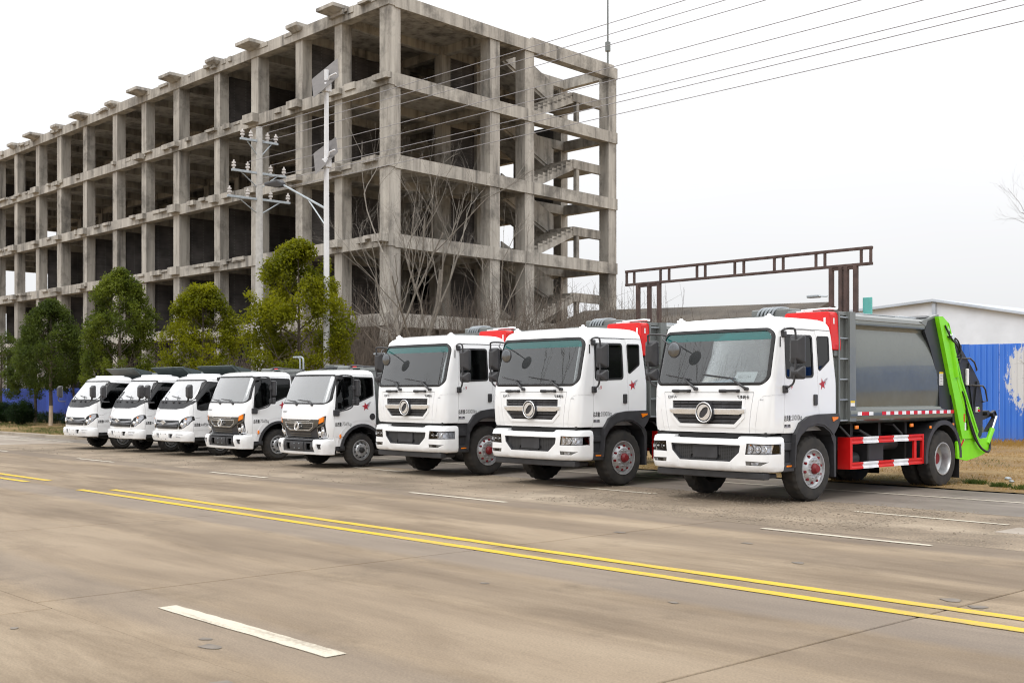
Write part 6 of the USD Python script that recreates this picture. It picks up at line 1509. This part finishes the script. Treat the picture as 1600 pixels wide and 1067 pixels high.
hd = thing('hedge', 'long clipped dark hedge in front of the far blue fence', 'hedge')
g = np.random.default_rng(41)
cen = []
for k in range(1500):
    x = g.uniform(-100, -44); y = g.uniform(23.0, 24.2); z = .12 + g.uniform(.02, .40 + .14 * meshkit.noise(np.array([[x * .8, 0, 3.]]))[0])
    cen.append((x, y, z))
V, F = leaves(cen, .07, g, 34, .17)
obj('foliage', trimesh.Trimesh(V, F, process=False), M['hedge'], hd, smooth=False)
obj('stems', cat_([tube([(x, 23.6 + .4 * math.sin(x * 7), .05), (x + .1, 23.6, .4), (x + .2 * math.sin(x), 23.5, .7)], .012, 4) for x in np.arange(-99, -45, .5)]), M['twig'], hd)
for x, y, r_, lab in ((-59.1, 21.6, .80, 'round clipped dark bush at the left edge beside the kerb'), (-62.5, 21.9, .75, 'round clipped bush just past the left edge of the photo')):
    bs_ = thing('round_bush', lab, 'bush', (x, y, .15))
    c = g.normal(size=(230, 3)); c /= np.linalg.norm(c, axis=1, keepdims=True); c = c * (g.random((230, 1)) ** .3) * r_ * .86 * (1, 1, .8) + (0, 0, r_ * .72)
    V, F = leaves(c, .07, g, 40, .16)
    obj('foliage', trimesh.Trimesh(V, F, process=False), M['hedge'], bs_, smooth=False)
    obj('stems', cat_([tube([(0, 0, -.1), (.2 * math.cos(a), .2 * math.sin(a), .3), (.4 * math.cos(a), .4 * math.sin(a), .7)], .014, 4) for a in np.arange(6)]), M['twig'], bs_)


def bare_tree(x, y, h, label, seed, m, name='bare_tree', stems=1, r0=.09, depth=5, group=None, wide=.42):
    g = np.random.default_rng(seed)
    t = thing(name, label, 'tree', (x, y, float(ground_z(x, y))), group=group)
    trunk, br = [], []

    def grow(p, d, L, r, lv):
        n = 5
        pts = [p]
        for k in range(n):
            d = d + g.normal(size=3) * .09 + np.array([0, 0, .05]); d /= np.linalg.norm(d)
            pts.append(pts[-1] + d * L / n)
        (trunk if lv == 0 else br).append(tube(pts, np.linspace(r, r * .55, n + 1), 6 if lv < 2 else 4 if lv < 3 else 3))
        if lv >= depth:
            return
        for k in range(g.integers(3, 6) if lv < 2 else g.integers(2, 5)):
            q = pts[g.integers(2, n + 1)]
            a = g.normal(size=3); a -= d * (a @ d); a /= np.linalg.norm(a) + 1e-9
            e = d + a * g.uniform(wide, wide * 2.0); e /= np.linalg.norm(e)
            grow(q, e, L * g.uniform(.50, .72), r * g.uniform(.38, .55), lv + 1)
    for s in range(stems):
        grow(np.array([.25 * s * math.cos(2.2 * s), .25 * s * math.sin(2.2 * s), -.1]), np.array([g.uniform(-.12, .12), g.uniform(-.12, .12), 1.0]), h * .52, r0, 0)
    obj('trunk', cat_(trunk), m, t)
    obj('branch', cat_(br), m, t)
    return t


bare_tree(-36.9, 28.3, 12.6, 'tall pale bare tree with forked trunk before the building corner', 101, M['pale_bark'], stems=2, r0=.105, depth=5, wide=.34)
bare_tree(-34.0, 30.0, 8.2, 'slender bare tree right of the forked bare one, above the middle large truck', 107, M['pale_bark'], stems=1, r0=.055, depth=4, wide=.4)
bare_tree(-16.3, 44.0, 9.6, 'bare twiggy tree at the right edge of the photo beyond the blue fence', 111, M['twig'], stems=3, r0=.07, depth=5, wide=.42)
bare_tree(-13.3, 33.6, 3.9, 'thin bare sapling against the flaked patch of the blue fence', 114, M['twig'], stems=2, r0=.03, depth=4, wide=.6)
for k, (x, y, h) in enumerate([(-46.5, 25.6, 4.2), (-38.6, 24.5, 4.3), (-52.5, 26.0, 4.4), (-42.6, 27.0, 3.8), (-31.8, 24.4, 4.6), (-29.8, 26.0, 4.4)]):
    w_ = ('between the two yellow-green leafy trees', 'right beside the tallest yellow-green tree', 'left of the dense green leafy tree', 'before the foot of the building', 'right of the street lamp pole', 'above the light truck cab beside the large trucks')[k]
    bare_tree(x, y, h, 'small bare thorny tree ' + w_, 130 + k, M['twig'], name='thorn_tree', stems=3, r0=.045, depth=4, wide=.5)

# dry brushwood that fills the foot of the building
g = np.random.default_rng(61)
bw = []
for k in range(2600):
    x = g.uniform(-62, -24); y = g.uniform(26.5, 31.5) if x < -40 else g.uniform(28, 37)
    h = g.uniform(1.4, 3.4) * (1.25 if x > -45 else 1.0)
    z = float(ground_z(x, y)); a = g.uniform(0, 6.3); ln = g.uniform(.1, .5) * h
    p0 = np.array([x, y, z]); p2 = p0 + [math.cos(a) * ln, math.sin(a) * ln, h]; p1 = (p0 + p2) / 2 + g.normal(size=3) * .15
    bw.append(tube([p0, p1, p2], [.014, .011, .005], 3))
    for _ in range(3):
        q = p0 + (p2 - p0) * g.uniform(.35, .9); e = q + g.normal(size=3) * .35 + [0, 0, .35]
        bw.append(tube([q, e], [.007, .003], 3))
for k in range(1500):
    x = g.uniform(-47, -30); y = g.uniform(28.5, 32.0) if x < -41 else g.uniform(29, 37)
    h = g.uniform(2.6, 5.8); z = float(ground_z(x, y)); a = g.uniform(0, 6.3); ln = g.uniform(.05, .25) * h
    p0 = np.array([x, y, z]); p2 = p0 + [math.cos(a) * ln, math.sin(a) * ln, h]; p1 = (p0 + p2) / 2 + g.normal(size=3) * .2
    bw.append(tube([p0, p1, p2], [.016, .012, .004], 3))
    for _ in range(5):
        f_ = g.uniform(.4, .95); q = p0 + (p2 - p0) * f_ ; e = q + g.normal(size=3) * .4 + [0, 0, .5]
        bw.append(tube([q, e], [.006, .003], 3))
obj('brushwood', cat_(bw), M['twig'], None, smooth=False, label='tangle of dry brown brushwood along the foot of the concrete building', cat='brushwood', kind='stuff')


def blades(n, xr, yr, h, wid, m, name, label, seed, mask=None):
    g = np.random.default_rng(seed)
    x, y = g.uniform(*xr, n), g.uniform(*yr, n)
    if mask is not None:
        k = mask(x, y, g); x, y = x[k], y[k]; n = len(x)
    z = ground_z(x, y) - .01
    a = g.uniform(0, 2 * np.pi, n); hh = h * g.uniform(.4, 1.2, n); ln = g.uniform(.2, 1.1, n) * hh
    s = np.stack([np.cos(a), np.sin(a), 0 * a], -1); o = np.stack([-np.sin(a), np.cos(a), 0 * a], -1)
    p = np.stack([x, y, z], -1)
    V = np.stack([p - o * wid, p + o * wid, p + s * ln[:, None] * .45 + np.array([0, 0, 1]) * (hh * .62)[:, None], p + s * ln[:, None] + np.array([0, 0, 1]) * hh[:, None]], 1).reshape(-1, 3)
    i = np.arange(n)[:, None] * 4
    F = np.concatenate([i + [0, 1, 2], i + [2, 1, 3]])
    obj(name, trimesh.Trimesh(V, F, process=False), m, None, smooth=False, label=label, cat='grass', kind='stuff')


M['straw'] = leaf_mat('straw', (.23, .135, .032), (.43, .265, .075), (.58, .40, .14), .3)
M['turf'] = leaf_mat('green_turf', (.035, .055, .01), (.09, .125, .02), (.17, .19, .04), .25)
blades(60000, (-24, -2), (20.05, 33.8), .055, .005, M['straw'], 'dry_grass', 'short dry yellow-brown grass on the bank beside the nearest truck', 71, lambda x, y, g: meshkit.noise(np.stack([x * 1.4, y * 1.4, 0 * x], -1), 3) > .36)
blades(9000, (-24, -2), (31.5, 33.95), .16, .006, M['straw'], 'dry_grass', 'longer dry grass growing along the foot of the tall blue fence', 72)
blades(14000, (-24, -2), (20.1, 33.5), .075, .006, M['turf'], 'green_grass', 'green grass tufts scattered in the dry bank beside the nearest truck', 73, lambda x, y, g: meshkit.noise(np.stack([x * 1.1, y * 1.6, 0 * x + 4], -1), 9) > .74)
for k, (x, y, r_) in enumerate([(-9.75, 20.9, .16), (-9.15, 20.75, .28), (-8.55, 20.9, .2), (-10.4, 21.3, .2)]):
    blades(420, (x - r_, x + r_), (y - r_ * .6, y + r_ * .6), .09, .006, M['turf'], 'grass_tuft', ('green grass tuft nearest the rear wheel of the nearest truck', 'largest green grass tuft at the edge of the dry bank', 'small green grass tuft at the right edge of the photo', 'faint green tuft farther up the dry bank')[k], 80 + k)
blades(26000, (-90, -41), (17.6, 23.2), .10, .008, M['turf'], 'green_grass', 'mixed green and brown grass on the verge behind the kerb', 74, lambda x, y, g: (meshkit.noise(np.stack([x * .7, y * .7, 0 * x], -1), 5) > .42) & (y > np.interp(x, [-44, -40.5], [17.6, 20.2])))
# a few pale litter stones on the bank
for k, (x, y, s) in enumerate([(-10.3, 22.4, .07), (-10.0, 21.9, .05), (-8.9, 23.0, .05)]):
    c = np.array(trimesh.creation.icosphere(subdivisions=2).vertices) * (s, s * .8, s * .55)
    c *= 1 + .25 * (meshkit.noise(c * 30 + k, k)[:, None] - .5)
    tr = trimesh.Trimesh(c + (x, y, float(ground_z(x, y)) + s * .3), trimesh.creation.icosphere(subdivisions=2).faces, process=False)
    obj('stone', tr, M['galv'], None, label=('largest grey stone on the dry bank right of the nearest truck', 'small grey stone beside a larger one on the dry bank', 'small grey stone at the far right of the dry bank')[k], cat='stone')

# tall bare poplars on the far side of the road, behind the camera: the windscreens mirror them
for k, (x, y, h) in enumerate([(-38, -15, 21), (-44, -19, 23), (-52, -24, 24), (-60, -20, 22), (-33, -22, 22), (-70, -26, 24)]):
    bare_tree(x, y, h, 'tall bare poplar across the road, out of view, mirrored in the windscreens', 300 + k, M['twig'], name='poplar', stems=1, r0=.22, depth=3, wide=.22, group='bare poplars across the road')
